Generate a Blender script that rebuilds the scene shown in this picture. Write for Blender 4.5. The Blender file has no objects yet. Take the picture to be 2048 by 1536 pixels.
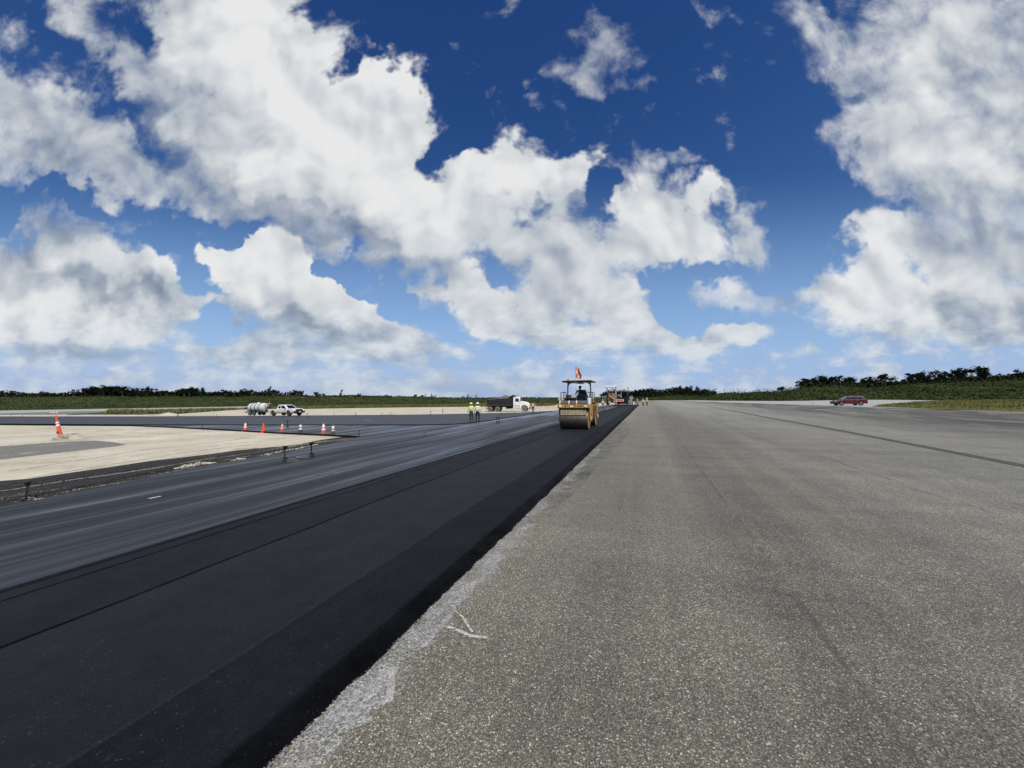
import bpy, bmesh, math, random
from mathutils import Matrix, Vector, noise as mnoise

# ------------------------------------------------------------------ camera
FPX = 769.0                     # focal length in photo pixels (2048 wide)
CAM_H = 2.0
R_CAM = Matrix.Rotation(math.radians(92.23), 3, 'X') @ Matrix.Rotation(math.radians(-0.57), 3, 'Z')
scene = bpy.context.scene
cd = bpy.data.cameras.new('camera'); cam = bpy.data.objects.new('camera', cd)
scene.collection.objects.link(cam)
cd.sensor_width = 36.0; cd.lens = FPX / 2048 * 36.0
cd.clip_start = 0.05; cd.clip_end = 6000
cam.matrix_world = Matrix.Translation((0, 0, CAM_H)) @ R_CAM.to_4x4()
scene.camera = cam
scene.view_settings.view_transform = 'Standard'
scene.view_settings.look = 'None'
scene.view_settings.gamma = 1.0
scene.view_settings.exposure = -0.28

def pixdir(px, py):
    return (R_CAM @ Vector(((px - 1024) / FPX, -(py - 768) / FPX, -1.0)))

# ------------------------------------------------------------------ world
SUN_EL, SUN_AZ = math.radians(56), math.radians(156)      # azimuth from +Y towards +X
world = bpy.data.worlds.new('World'); scene.world = world; world.use_nodes = True
NT = world.node_tree
for n in list(NT.nodes): NT.nodes.remove(n)

class G:
    """tiny node-graph writer"""
    def __init__(s, nt): s.nt = nt
    def node(s, t, **kw):
        n = s.nt.nodes.new(t)
        for k, v in kw.items(): setattr(n, k, v)
        return n
    def put(s, sock, v):
        if isinstance(v, bpy.types.NodeSocket): s.nt.links.new(v, sock)
        elif isinstance(v, (tuple, list)):
            if len(sock.default_value) == 4 and len(v) == 3: v = tuple(v) + (1,)
            sock.default_value = v
        else: sock.default_value = v
    def m(s, op, a, b=0.0, c=0.0, clamp=False):
        n = s.node('ShaderNodeMath', operation=op); n.use_clamp = clamp
        s.put(n.inputs[0], a); s.put(n.inputs[1], b)
        if op in ('MULTIPLY_ADD', 'SMOOTH_MAX', 'SMOOTH_MIN'): s.put(n.inputs[2], c)
        return n.outputs[0]
    def vm(s, op, a, b=(0, 0, 0), c=None, scale=None):
        n = s.node('ShaderNodeVectorMath', operation=op)
        s.put(n.inputs[0], a); s.put(n.inputs[1], b)
        if c is not None: s.put(n.inputs[2], c)
        if scale is not None: s.put(n.inputs['Scale'], scale)
        return n.outputs[1] if op in ('DOT_PRODUCT', 'LENGTH') else n.outputs[0]
    def xyz(s, v):
        n = s.node('ShaderNodeSeparateXYZ'); s.put(n.inputs[0], v); return n.outputs
    def comb(s, x, y, z=0.0):
        n = s.node('ShaderNodeCombineXYZ')
        for i, v in enumerate((x, y, z)): s.put(n.inputs[i], v)
        return n.outputs[0]
    def mr(s, v, a, b, c=0.0, d=1.0, kind='SMOOTHSTEP'):
        n = s.node('ShaderNodeMapRange', interpolation_type=kind)
        for i, q in enumerate((v, a, b, c, d)): s.put(n.inputs[i], q)
        return n.outputs[0]
    def noise(s, v, scale, detail=4, rough=0.5, dist=0.0, dim='3D', color=False, lac=2.0):
        n = s.node('ShaderNodeTexNoise', noise_dimensions=dim)
        s.put(n.inputs['Vector'], v); s.put(n.inputs['Scale'], scale)
        n.inputs['Detail'].default_value = detail; n.inputs['Roughness'].default_value = rough
        n.inputs['Distortion'].default_value = dist; n.inputs['Lacunarity'].default_value = lac
        return n.outputs['Color' if color else 'Fac']
    def vor(s, v, scale, out='Distance', feature='F1', rnd=1.0, dim='3D', smooth=None):
        n = s.node('ShaderNodeTexVoronoi', feature=feature, voronoi_dimensions=dim)
        s.put(n.inputs['Vector'], v); s.put(n.inputs['Scale'], scale)
        n.inputs['Randomness'].default_value = rnd
        if smooth is not None: n.inputs['Smoothness'].default_value = smooth
        return n.outputs[out]
    def mix(s, f, a, b, mode='MIX'):
        n = s.node('ShaderNodeMix', data_type='RGBA', blend_type=mode)
        s.put(n.inputs[0], f); s.put(n.inputs[6], a); s.put(n.inputs[7], b)
        return n.outputs[2]
    def mapping(s, v, loc=(0, 0, 0), rot=(0, 0, 0), scale=(1, 1, 1), kind='POINT'):
        n = s.node('ShaderNodeMapping', vector_type=kind)
        s.put(n.inputs[0], v); n.inputs[1].default_value = loc
        n.inputs[2].default_value = rot; n.inputs[3].default_value = scale
        return n.outputs[0]
    def ramp(s, f, stops, interp='LINEAR'):
        n = s.node('ShaderNodeValToRGB'); cr = n.color_ramp; cr.interpolation = interp
        while len(cr.elements) < len(stops): cr.elements.new(0.5)
        for e, (p, c) in zip(cr.elements, stops):
            e.position = p; e.color = tuple(c) + (1,) if len(c) == 3 else c
        s.put(n.inputs[0], f); return n.outputs[0]

g = G(NT)
sky = g.node('ShaderNodeTexSky', sky_type='NISHITA')
sky.sun_disc = False; sky.sun_elevation = SUN_EL; sky.sun_rotation = SUN_AZ
sky.air_density = 1.0; sky.dust_density = 0.3; sky.ozone_density = 3.0; sky.altitude = 0
tc = g.node('ShaderNodeTexCoord')
D = tc.outputs['Generated']
dx, dy, dz = g.xyz(D)
ay = g.m('MAXIMUM', g.m('ABSOLUTE', dy), 0.04)
u0 = g.m('DIVIDE', dx, ay); v0 = g.m('DIVIDE', g.m('MAXIMUM', dz, -0.05), ay)
u0 = g.m('MINIMUM', g.m('MAXIMUM', u0, -6), 6); v0 = g.m('MINIMUM', v0, 6)
UV = g.comb(u0, v0, 0.0)
# puffs are coarse overhead and get finer and flatter towards the horizon
hz = g.mr(v0, 0.06, 0.34)
P1 = g.comb(u0, v0, g.m('MULTIPLY', dy, 0.7))
P2 = g.comb(g.m('MULTIPLY', u0, 2.1), g.m('MULTIPLY', v0, 4.2), g.m('MULTIPLY', dy, 0.7))
warp = g.noise(P1, 5.0, 4, 0.6, color=True)
den = g.m('ADD', g.m('MULTIPLY', hz, 0.25), 0.09)
UVw = g.vm('MULTIPLY_ADD', g.vm('SUBTRACT', warp, (0.5, 0.5, 0.5)), g.comb(den, den, 0.0), UV)
# the cloud masses, each an ellipse of directions: x, y, radius x, radius y, tilt, density, brightness, softness
CL = [
 (300,  20, 300, 130, 20, 1.0, .1, .2), (470,  70, 190, 190, 30, 1.3, .5, 0), (600, 210, 290, 190, 35, 1.5, .6, 0),
 (760, 235, 140, 130,  0, 1.2, .8, -.4), (785, 170,  75,  80,  0, 1.0, .8, -.4), (560,  70, 60, 110, 0, .8, .8, -.4),
 (700, 370, 280, 120, 25, 1.4, .6, 0), (880, 440, 210, 105, 22, 1.3, .5, .1), (400, 300, 300, 110, 38, 1.2, -.45, .4),
 (560, 410, 260,  80, 18, 1.0, -.5, .5), (740, 480, 240, 60, 14, .9, -.2, .5), (250,120, 220, 90, 45, .9, -.2, .4),
 ( 40, 200, 230, 130, 40, 1.1, 0, .4), (150, 290, 240, 95, 35, 1.3, .1, .4), (300, 370, 150, 75, 30, 1.2, .2, .4),
 ( 60, 330, 230,  70, 8, .9, -.25, .6), (120, 455, 190,  75, 0, 1.0, -1.0, .3), ( 40, 520, 170,  60, 0, .8, -.2, .3),
 (120, 555, 280,  80, 12, 1.3, .1, 0), (265, 550, 130,  80, 30, 1.2, .3, -.2), (390, 600, 120,  38, 14, 1.1, .2, -.2),
 (200, 610, 220,  45, 12, .8, -.9, .2), (130, 660, 300,  62, 0, 1.3, .9, 0), ( 0, 640, 160,  70, 0, .9, .8, 0),
 (200, 703, 260,  26, 0, .6, -.9, .2),
 (440, 505,  60,  55, 0, .8, .6, -.2), (530, 505,  65,  62, 0, 1.2, 1.0, -.6), (600, 518,  55,  52, 0, 1.2, 1.0, -.6),
 (560, 570, 190,  90, 25, 1.4, .6, -.3), (690, 610, 180,  90, 35, 1.4, .7, -.3), (790, 680, 130,  55, 18, 1.1, .3, 0),
 (640, 668, 220,  50, 8, .9, -.5, .2), (500, 690, 150,  45, 0, .9, .1, .2), (930, 705, 130,  32, 12, .7, .0, .2),
 (1030, 350, 165,  90, 0, 1.4, .7, -.2), (950, 335,  95,  62, 0, 1.0, .6, -.3), (1150, 340,  65,  85, 0, 1.1, .4, -.3),
 (1100, 420, 150,  70, 0, 1.0, .1, .2), (1010, 480, 170, 55, 20, .8, 0, .3),
 (1120, 540, 150, 120, 20, 1.2, .1, .2), (1210, 600, 170, 115, 40, 1.4, .4, 0), (1280, 680, 130,  58, 10, 1.3, .5, -.1),
 ( 900, 565, 110,  60, 15, 1.1, .5, -.2), (955, 610,  95,  55, 30, 1.2, .6, -.3), (1080, 655, 140,  50, 15, 1.2, .3, -.1),
 (1340, 430, 135, 115, 0, 1.5, .5, -.1), (1340, 500, 110, 55, 0, .7, .6, .2), (1440, 400, 50, 60, 0, .7, .3, 0),
 (1500, 460,  70,  75, 10, 1.0, .2, .2), (1530, 510,  80,  45, 20, .7, 0, .5),
 (1220,  90, 130, 100, 35, .78, -.1, .8), (1190, 160,  60,  60, 0, .45, -.1, .8), (1310, 195,  75,  45, 0, .62, -.2, .8),
 (1250, 335,  65,  55, 0, .7, -.1, .6), (1370, 320,  60,  26, 0, .7, 0, .5), (1450, 290, 30, 60, 0, .4, -.2, .8),
 (1390, 595,  90,  45, 0, .75, -.1, .6), (1500, 590, 120,  50, 0, .85, 0, .6), (1600, 600, 90, 40, 0, .7, 0, .6),
 (1415, 685, 100,  36, 0, 1.1, .6, -.3), (1500, 664,  85,  30, 0, 1.1, .8, -.4), (1430, 750, 60, 26, 0, .7, .5, 0),
 (1860,  60, 320, 160, -10, 1.3, .1, .5), (1600, 40, 120, 70, 0, .6, -.1, .8), (1930, 200, 280, 170, 0, 1.4, .3, .4),
 (1760, 290, 140,  70, 10, 1.1, .1, .4), (1960, 370, 270, 180, 0, 1.4, .1, .4), (1780, 480, 120,  75, 0, 1.3, .7, -.2),
 (1690, 560, 130, 60, 0, .8, .1, .3), (1740, 630, 180,  75, 5, 1.4, .5, -.1), (1930, 560, 230, 120, 0, 1.4, -.3, .2),
 (1960, 620, 200,  60, 0, 1.0, -.9, .3), (1950, 665, 180,  40, 0, 1.0, .4, 0), (2150, 300, 300, 400, 0, 1.2, -.1, .3),
 (1900, 710, 260, 30, 0, .7, -.2, .4), (1740, 765, 90, 26, 0, .7, .7, 0),
 (-250, 250, 350, 300, 20, 1.2, .1, .4), (-200, 600, 300, 120, 0, 1.2, .2, .2), (2500, 500, 400, 250, 0, 1.1, 0, .3),
 (90, 735, 300, 42, 0, .75, -.1, .4), (480, 725, 200, 45, 0, .85, .1, .3), (720, 735, 240, 40, 0, .8, 0, .4), (950, 755, 200, 26, 0, .6, 0, .5), (300, 770, 400, 22, 0, .55, -.1, .5),
 (1640, 715, 200, 26, 0, .55, 0, .5), (1230, 745, 140, 18, 0, .5, .2, .4),
 # lit crowns and shaded bases
 (650, 120, 110, 80, 40, 0, 1.0, 0), (720, 280, 160, 80, 35, 0, .6, 0), (500, 60, 90, 80, 0, 0, .5, 0), (830, 220, 50, 70, 0, 0, .6, 0),
 (1000, 325, 110, 40, 0, 0, .6, 0), (1350, 500, 90, 45, 0, 0, .5, 0), (640, 560, 120, 40, 30, 0, .6, 0), (120, 640, 240, 35, 0, 0, .6, 0),
 (1240, 560, 50, 70, 30, 0, .6, 0), (1770, 470, 90, 40, 0, 0, .7, 0), (1730, 640, 90, 35, 0, 0, .6, 0), (940, 560, 60, 35, 20, 0, .6, 0),
 (430, 345, 280, 50, 35, 0, -1.5, 0), (570, 445, 250, 38, 16, 0, -1.4, .5), (280, 200, 200, 45, 45, 0, -.8, 0), (60, 320, 200, 40, 10, 0, -.7, 0),
 (120, 445, 170, 55, 0, 0, -1.3, 0), (640, 655, 200, 26, 10, 0, -1.4, .3), (790, 500, 220, 34, 18, 0, -.9, .5), (1960, 630, 220, 55, 0, 0, -1.3, 0),
 (1900, 480, 120, 60, 0, 0, -.6, 0), (1700, 680, 200, 24, 0, 0, -.7, .5), (120, 700, 280, 20, 0, 0, -1.3, .4), (1060, 430, 110, 30, 10, 0, -.6, 0),
 (1190, 510, 50, 90, -20, 0, -.5, 0), (1760, 170, 70, 150, 0, 0, -.5, 0), (250, 600, 230, 30, 14, 0, -1.2, 0), (1120, 610, 90, 30, 30, 0, -.7, 0),
 (1080, 690, 120, 20, 8, 0, -.8, .4), (1290, 715, 130, 16, 0, 0, -.8, .4), (1300, 410, 60, 40, 0, 0, -.3, 0), (2010, 120, 60, 200, 0, 0, -.4, 0),
 # gaps of blue
 (450, 455, 130, 40, 18, -1.1, 0, 0), (720, 548, 130, 34, 16, -1.1, 0, 0), (800, 600, 45, 60, -20, -1.0, 0, 0),
 (350, 490, 60, 45, 20, -1.0, 0, 0), (420, 545, 35, 60, -30, -1.0, 0, 0), (440, 640, 45, 40, 0, -1.0, 0, 0),
 (200, 405, 150, 24, 10, -.9, 0, 0), (20, 400, 120, 26, -5, -1.0, 0, 0), (240, 205, 120, 26, 40, -.7, 0, 0),
 (1015, 600, 35, 50, 0, -.6, 0, 0), (1215, 390, 30, 80, -10, -.85, 0, 0), (1400, 545, 110, 30, 0, -.9, 0, 0), (1330, 615, 60, 40, 20, -.8, 0, 0), (1180, 640, 60, 22, 25, -.8, 0, 0),
 (1560, 540, 90, 40, 0, -.7, 0, 0), (1380, 640, 120, 22, 0, -.8, 0, 0), (1290, 570, 40, 30, 0, -.6, 0, 0),
 (1670, 390, 60, 60, 0, -.8, 0, 0), (1640, 500, 60, 40, 0, -.6, 0, 0), (1450, 430, 16, 60, 0, -.5, 0, 0),
 (255,  60,  75,  70, 40, -1.0, 0, 0), (590, 390, 45, 22, 10, -.45, 0, 0), (1035, 445, 60, 50, 30, -.7, 0, 0),
 (950, 520, 60, 40, 0, -.35, 0, 0), (1830, 425, 60, 30, 0, -.7, 0, 0), (175, 505, 40, 24, 0, -.7, 0, 0),
 (860, 340, 50, 70, 0, -.8, 0, 0), (690, 150, 40, 70, 0, -.9, 0, 0), (330, 250, 110, 45, 38, -.5, 0, 0),
]
acc = g.comb(0.0, 0.0, 0.0)
UVk = UVw
for ci, (x, y, rx, ry, rot, wd, wb, ws) in enumerate(CL):
    if ci % 25 == 24: UVk = g.vm('MULTIPLY_ADD', acc, (1e-7, 1e-7, 1e-7), UVw)   # keeps the node stack short
    d = pixdir(x, y); cu, cv = d.x / d.y, d.z / d.y
    gr = g.node('ShaderNodeTexGradient', gradient_type='SPHERICAL'); g.put(gr.inputs[0], UVk)
    tm = gr.texture_mapping; tm.vector_type = 'TEXTURE'
    tm.translation = (cu, cv, 0); tm.rotation = (0, 0, math.radians(-rot)); tm.scale = (rx * 1.12 / FPX, ry * 1.12 / FPX, 1)
    acc = g.vm('MULTIPLY_ADD', gr.outputs[1], (wd, wb * (abs(wd) or 1), ws * (abs(wd) or 1)), acc)
cD, cB, cS = g.xyz(acc)
# outside the mapped part of the sky the clouds are left to chance; a low broken band runs round the horizon
far = g.m('MAXIMUM', g.mr(g.m('ABSOLUTE', u0), 1.5, 2.2), g.mr(v0, 1.15, 1.7))
rndc = g.noise(P1, 1.6, 2, 0.5)
lowband = g.m('MULTIPLY', g.mr(v0, 0.02, 0.22, 1.0, 0.0), g.mr(u0, -0.1, 0.5, 0.95, 0.66))
dens = g.m('ADD', g.m('MINIMUM', g.m('MULTIPLY', cD, 1.12), 1.55), g.m('MULTIPLY', far, g.m('MULTIPLY', g.m('SUBTRACT', rndc, 0.35), 2.6)))
dens = g.m('MAXIMUM', dens, lowband)
nA = g.noise(P1, 6.0, 11, 0.65, 0.3)
nB = g.noise(P2, 5.4, 6, 0.58, 0.2)
pf = g.vor(g.vm('MULTIPLY_ADD', g.vm('SUBTRACT', warp, (.5, .5, .5)), (.16, .16, .16), P1), 15.0)   # cauliflower lobes
n1 = g.m('MULTIPLY_ADD', g.m('SUBTRACT', 0.45, pf), 0.20, g.mix(hz, nB, nA))
nL = g.noise(P1, 4.2, 3, 0.5, 0.3)
nM = g.noise(g.vm('ADD', P1, (0.025, 0.035, 0.0)), 4.2, 3, 0.5, 0.3)   # the same billows seen a little nearer the sun: their lit sides
fld = g.m('ADD', dens, g.m('MULTIPLY', g.m('SUBTRACT', n1, 0.505), 2.35))
soft = g.m('MULTIPLY_ADD', g.m('MINIMUM', g.m('MAXIMUM', cS, -0.5), 0.6), 0.85, 0.66)
mask = g.mr(fld, 0.20, g.m('ADD', 0.22, g.m('MULTIPLY', soft, 1.25)))
thick = g.mr(fld, 0.2, 1.5)
rel = g.m('MULTIPLY', g.m('SUBTRACT', nL, nM), 1.8)
lum = g.m('ADD', g.m('MULTIPLY_ADD', g.m('MINIMUM', g.m('MAXIMUM', cB, -1.0), 1.1), 0.225, 0.68), rel)
lum = g.m('ADD', lum, g.m('MULTIPLY', g.m('SUBTRACT', n1, 0.50), g.mr(thick, 0.1, 0.9, 1.0, 0.55)))
big = g.noise(P1, 1.9, 3, 0.5, 0.4)
lum = g.m('ADD', lum, g.m('MULTIPLY', g.m('SUBTRACT', big, 0.5), 0.55))
lum = g.m('SUBTRACT', lum, g.m('MULTIPLY', g.mr(thick, 0.5, 1.0), 0.05))
lum = g.m('ADD', lum, g.m('MULTIPLY', g.m('MULTIPLY', g.m('SUBTRACT', nB, 0.5), g.m('SUBTRACT', 1.0, hz)), 1.3))
lum = g.m('MINIMUM', g.m('MAXIMUM', lum, 0.1), 1.0)
ccol = g.ramp(lum, [(0.0, (0.17, 0.22, 0.31)), (0.35, (0.40, 0.46, 0.56)), (0.62, (0.68, 0.725, 0.77)), (0.88, (0.93, 0.95, 0.96)), (1.0, (1.0, 1.0, 1.0))])
# air between us and the low clouds
ccol = g.mix(g.mr(v0, 0.0, 0.28, 0.50, 0.0), ccol, (0.40, 0.56, 0.78))
base = sky.outputs[0]
bs = g.xyz(base)
base = g.comb(g.m('POWER', bs[0], 2.10), g.m('POWER', bs[1], 1.64), g.m('POWER', bs[2], 1.25))
base = g.vm('MULTIPLY', base, (0.34, 0.43, 0.75))
base = g.mix(g.mr(v0, -0.04, 0.62, 0.95, 0.0), base, (3.5, 5.7, 9.4))
cloud = g.vm('SCALE', ccol, scale=10.1)
outc = g.mix(g.m('MULTIPLY', mask, 0.97), base, cloud)
bg = g.node('ShaderNodeBackground'); g.put(bg.inputs[0], outc); bg.inputs[1].default_value = 0.1
wo = g.node('ShaderNodeOutputWorld'); g.put(wo.inputs[0], bg.outputs[0])
world.cycles.sampling_method = 'MANUAL'; world.cycles.sample_map_resolution = 512

# ------------------------------------------------------------------ sun
sl = bpy.data.lights.new('sun', 'SUN'); sl.energy = 4.4; sl.angle = math.radians(0.53); sl.color = (1.0, 0.95, 0.87)
so = bpy.data.objects.new('sun', sl); scene.collection.objects.link(so)
sv = Vector((math.sin(SUN_AZ) * math.cos(SUN_EL), math.cos(SUN_AZ) * math.cos(SUN_EL), math.sin(SUN_EL)))
so.rotation_euler = (-sv).to_track_quat('-Z', 'Y').to_euler()

# ------------------------------------------------------------------ frames of reference
TH = math.radians(19.3)                     # the runway runs off 19.3 degrees right of the camera's heading
ST, CT = math.sin(TH), math.cos(TH)
def to_as(x, y): return x * CT - y * ST, x * ST + y * CT      # a: metres right of the camera across the runway, s: metres along it
def to_xy(a, s): return a * CT + s * ST, -a * ST + s * CT
def Has(a): return 0.008 * max(-25.0, min(38.0, a))           # crossfall of the pavement
def H(x, y): return Has(to_as(x, y)[0])
def ground_at(px, py, off=0.0):
    """the point of the ground (raised by off) seen at a photo pixel"""
    d = pixdir(px, py); z = off
    for _ in range(12):
        t = (z - CAM_H) / d.z
        z = H(d.x * t, d.y * t) + off
    return Vector((d.x * t, d.y * t, z))
def at(px, py, Y):
    d = pixdir(px, py); t = Y / d.y
    return Vector((d.x * t, Y, CAM_H + d.z * t))

COL = scene.collection
def tag(o, label=None, cat=None, group=None, kind=None):
    if label: o['label'] = label
    if cat: o['category'] = cat
    if group: o['group'] = group
    if kind: o['kind'] = kind
    return o
def link_mesh(name, verts, faces, mat, parent=None, smooth=False):
    me = bpy.data.meshes.new(name); me.from_pydata(verts, [], faces); me.update()
    mats = mat if isinstance(mat, (list, tuple)) else [mat]
    for m_ in mats: me.materials.append(m_)
    if smooth:
        for p in me.polygons: p.use_smooth = True
    o = bpy.data.objects.new(name, me); COL.objects.link(o)
    if parent: o.parent = parent
    return o

def new_mat(name):
    m_ = bpy.data.materials.new(name); m_.use_nodes = True
    nt = m_.node_tree
    for n in list(nt.nodes): nt.nodes.remove(n)
    q = G(nt); out = q.node('ShaderNodeOutputMaterial'); bs = q.node('ShaderNodeBsdfPrincipled')
    nt.links.new(bs.outputs[0], out.inputs[0])
    return m_, q, bs
def objco(q): return q.node('ShaderNodeTexCoord').outputs['Object']
def bump(q, bs, h, strength=0.5, dist=0.01):
    b = q.node('ShaderNodeBump'); b.inputs['Strength'].default_value = strength
    b.inputs['Distance'].default_value = dist; q.put(b.inputs['Height'], h); q.put(bs.inputs['Normal'], b.outputs[0])

# ------------------------------------------------------------------ ground materials
def mat_runway():
    m_, q, bs = new_mat('old_runway_asphalt'); P = objco(q)
    a, s, z = q.xyz(P)
    # aggregate: each stone its own tone, a share of them pale
    jit = q.vm('MULTIPLY_ADD', q.noise(P, 30, 2, .5, color=True), (.018, .018, 0), P)
    cr = q.xyz(q.vor(jit, 74, 'Color')); edge = q.vor(jit, 74, 'Distance')
    cell2 = q.xyz(q.vor(jit, 150, 'Color'))
    stone = q.ramp(cr[0], [(0, (.040, .038, .031)), (.40, (.088, .083, .068)), (.74, (.150, .142, .118)), (.88, (.24, .23, .20)), (.96, (.36, .35, .31)), (1, (.52, .51, .47))])
    fine = q.ramp(cell2[1], [(0, (.045, .043, .036)), (.6, (.105, .10, .083)), (.90, (.18, .172, .15)), (1, (.42, .41, .37))])
    col = q.mix(q.mr(edge, .28, .55), stone, fine)
    col = q.mix(q.mr(edge, .55, .85, 0, .6), col, (.030, .028, .024))
    # worn lanes, old tyre sweeps and drainage streaks along the runway
    big = q.noise(q.comb(q.m('MULTIPLY', a, .30), q.m('MULTIPLY', s, .05), 0), 1.0, 4, .6, .6)
    st = q.noise(q.comb(q.m('MULTIPLY', a, 1.5), q.m('MULTIPLY', s, .040), 3), 1.0, 6, .66, .4)
    cross = q.noise(q.comb(q.m('MULTIPLY', a, .07), q.m('MULTIPLY', s, .8), 5), 1.0, 5, .66, .4)
    blot = q.noise(P, .7, 7, .7, .3); pit = q.noise(P, 9.0, 4, .7)
    k = q.m('ADD', q.m('MULTIPLY', q.m('SUBTRACT', big, .5), .70), q.m('MULTIPLY', q.m('SUBTRACT', st, .5), .80))
    k = q.m('ADD', k, q.m('MULTIPLY', q.m('SUBTRACT', cross, .5), .75))
    k = q.m('ADD', k, q.m('MULTIPLY', q.m('SUBTRACT', blot, .5), .55))
    k = q.m('ADD', k, q.m('MULTIPLY', q.m('SUBTRACT', pit, .5), .45))
    # lane nearest the fresh mat is browner; outer lanes paler grey, grazing brightness painted in
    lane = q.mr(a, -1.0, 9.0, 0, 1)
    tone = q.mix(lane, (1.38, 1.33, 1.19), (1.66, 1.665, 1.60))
    tone = q.mix(q.mr(s, 12, 110, 0, 1), tone, q.vm('SCALE', tone, scale=1.42))  # grazing brightness painted in: colour grows paler along the runway
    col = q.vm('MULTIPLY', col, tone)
    k = q.m('ADD', k, q.mr(a, -.9, -1.6, .0, .10)); k = q.m('SUBTRACT', k, q.m('MULTIPLY', q.mr(a, .6, 1.5), q.mr(a, 4.5, 2.2, 0, .16)))
    # dark bands of rubber and sealer beyond the joint
    sm = q.noise(q.comb(q.m('MULTIPLY', a, .55), q.m('MULTIPLY', s, .10), 12), 1.0, 6, .7, .8)
    dk = q.m('MULTIPLY', q.mr(a, 11, 22, 0, 1), q.mr(q.m('ADD', q.m('MULTIPLY', sm, 1.1), q.m('MULTIPLY', cross, .35)), .55, .80, 0, 1))
    k = q.m('SUBTRACT', k, q.m('MULTIPLY', dk, .80))
    col = q.vm('SCALE', col, scale=q.m('MAXIMUM', q.m('ADD', 1.0, k), .30))
    # a sealed hairline crack wandering along the lane, and faint construction lines
    def line(off, w, amp, sc, strength, colr, colin, gap=.45):
        wv = q.m('MULTIPLY', q.m('SUBTRACT', q.noise(q.comb(0, s, off), sc, 5, .65), .5), amp)
        dd = q.m('ABSOLUTE', q.m('SUBTRACT', q.m('ADD', a, wv), off))
        br = q.mr(q.noise(q.comb(off, q.m('MULTIPLY', s, 1.0), 1), .5, 5, .75), gap, gap + .12)
        return q.mix(q.m('MULTIPLY', q.mr(dd, w * .2, w, strength, 0), br), colin, colr)
    col = line(5.3, .05, .6, .8, .65, (.04, .038, .033), col)
    col = line(1.35, .05, .10, .4, .5, (.045, .043, .037), col)
    col = line(3.4, .05, .5, .3, .22, (.26, .25, .22), col, .52)
    col = line(2.4, .04, .9, .25, .18, (.26, .25, .22), col, .52)
    col = line(9.2, .05, .3, .5, .45, (.05, .047, .042), col)
    q.put(bs.inputs['Base Color'], col)
    rg = q.mr(st, .3, .7, .60, .82); q.put(bs.inputs['Roughness'], rg)
    bs.inputs['Specular IOR Level'].default_value = 0.50
    h = q.m('SUBTRACT', q.m('MULTIPLY', cr[1], .6), edge)
    bump(q, bs, q.m('ADD', h, q.m('MULTIPLY', pit, 1.2)), .6, .006)
    return m_
def mat_freshmat():
    m_, q, bs = new_mat('fresh_asphalt'); P = objco(q); a, s, z = q.xyz(P)
    jit = q.vm('MULTIPLY_ADD', q.noise(P, 40, 2, .5, color=True), (.012, .012, 0), P)
    cr = q.xyz(q.vor(jit, 105, 'Color')); ed = q.vor(jit, 105, 'Distance')
    col = q.ramp(cr[0], [(0, (.0022, .0026, .0045)), (.8, (.0042, .0048, .0078)), (.992, (.010, .011, .015)), (1, (.045, .048, .056))])
    wob = q.m('MULTIPLY', q.m('SUBTRACT', q.noise(q.comb(0, s, 0), .12, 2, .5), .5), .6)
    aw = q.m('ADD', a, wob)
    # roller passes: the strip nearest the edge and the strip by the joint look darker
    band = q.m('MAXIMUM', q.mr(aw, -3.12, -3.06, 0, 1, 'LINEAR'), q.mr(a, -6.50, -6.44, 1.4, 0, 'LINEAR'))
    n = q.noise(q.comb(q.m('MULTIPLY', a, 1.6), q.m('MULTIPLY', s, .07), 0), 1.0, 6, .65, .3)
    nn = q.noise(P, 1.7, 7, .7)
    k = q.m('ADD', q.m('MULTIPLY', q.m('SUBTRACT', n, .5), 1.3), q.m('MULTIPLY', q.m('SUBTRACT', nn, .5), 1.0))
    k = q.m('SUBTRACT', k, q.m('MULTIPLY', band, .10))
    k = q.m('SUBTRACT', k, q.mr(aw, -5.08, -5.04, .22, 0, 'LINEAR'))
    k = q.m('ADD', k, 1.05)
    l1 = q.m('ABSOLUTE', q.m('ADD', aw, 5.06)); k = q.m('SUBTRACT', k, q.mr(l1, .010, .045, .85, 0))
    l2 = q.m('ABSOLUTE', q.m('ADD', aw, 3.09)); k = q.m('ADD', k, q.mr(l2, .004, .028, .6, 0))
    l3 = q.m('ABSOLUTE', q.m('ADD', a, 6.2)); k = q.m('SUBTRACT', k, q.mr(l3, .01, .035, .7, 0))
    rough_edge = q.mr(q.m('ADD', a, q.m('MULTIPLY', q.m('SUBTRACT', q.noise(q.comb(0, s, 4), 2.5, 5, .7), .5), .10)), -2.27, -2.20, 0, 1)
    k = q.m('SUBTRACT', k, q.m('MULTIPLY', rough_edge, .45))
    col = q.vm('SCALE', col, scale=q.m('MAXIMUM', k, .15))
    # scuffs of pale dust
    sc = q.noise(q.comb(a, q.m('MULTIPLY', s, .6), 9), 3.2, 5, .7, 1.0)
    clump = q.mr(q.noise(P, .35, 2, .5), .52, .62)
    col = q.mix(q.m('MULTIPLY', q.mr(sc, .64, .70, 0, .22), clump), col, (.10, .105, .115))
    q.put(bs.inputs['Base Color'], col)
    q.put(bs.inputs['Roughness'], q.m('ADD', q.mr(n, .3, .7, .62, .76), q.m('MULTIPLY', q.m('MAXIMUM', band, rough_edge), .12)))
    q.put(bs.inputs['Specular IOR Level'], q.m('MULTIPLY', q.m('MULTIPLY_ADD', q.m('MAXIMUM', band, rough_edge), -.06, .27), q.m('MINIMUM', q.m('MAXIMUM', k, .1), 1.3)))
    h = q.m('SUBTRACT', q.m('MULTIPLY', cr[1], .5), ed)
    lump = q.m('MULTIPLY', q.m('MULTIPLY', q.noise(P, 26, 4, .7), rough_edge), 9.0)
    bump(q, bs, q.m('ADD', h, lump), .6, .005)
    return m_
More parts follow.
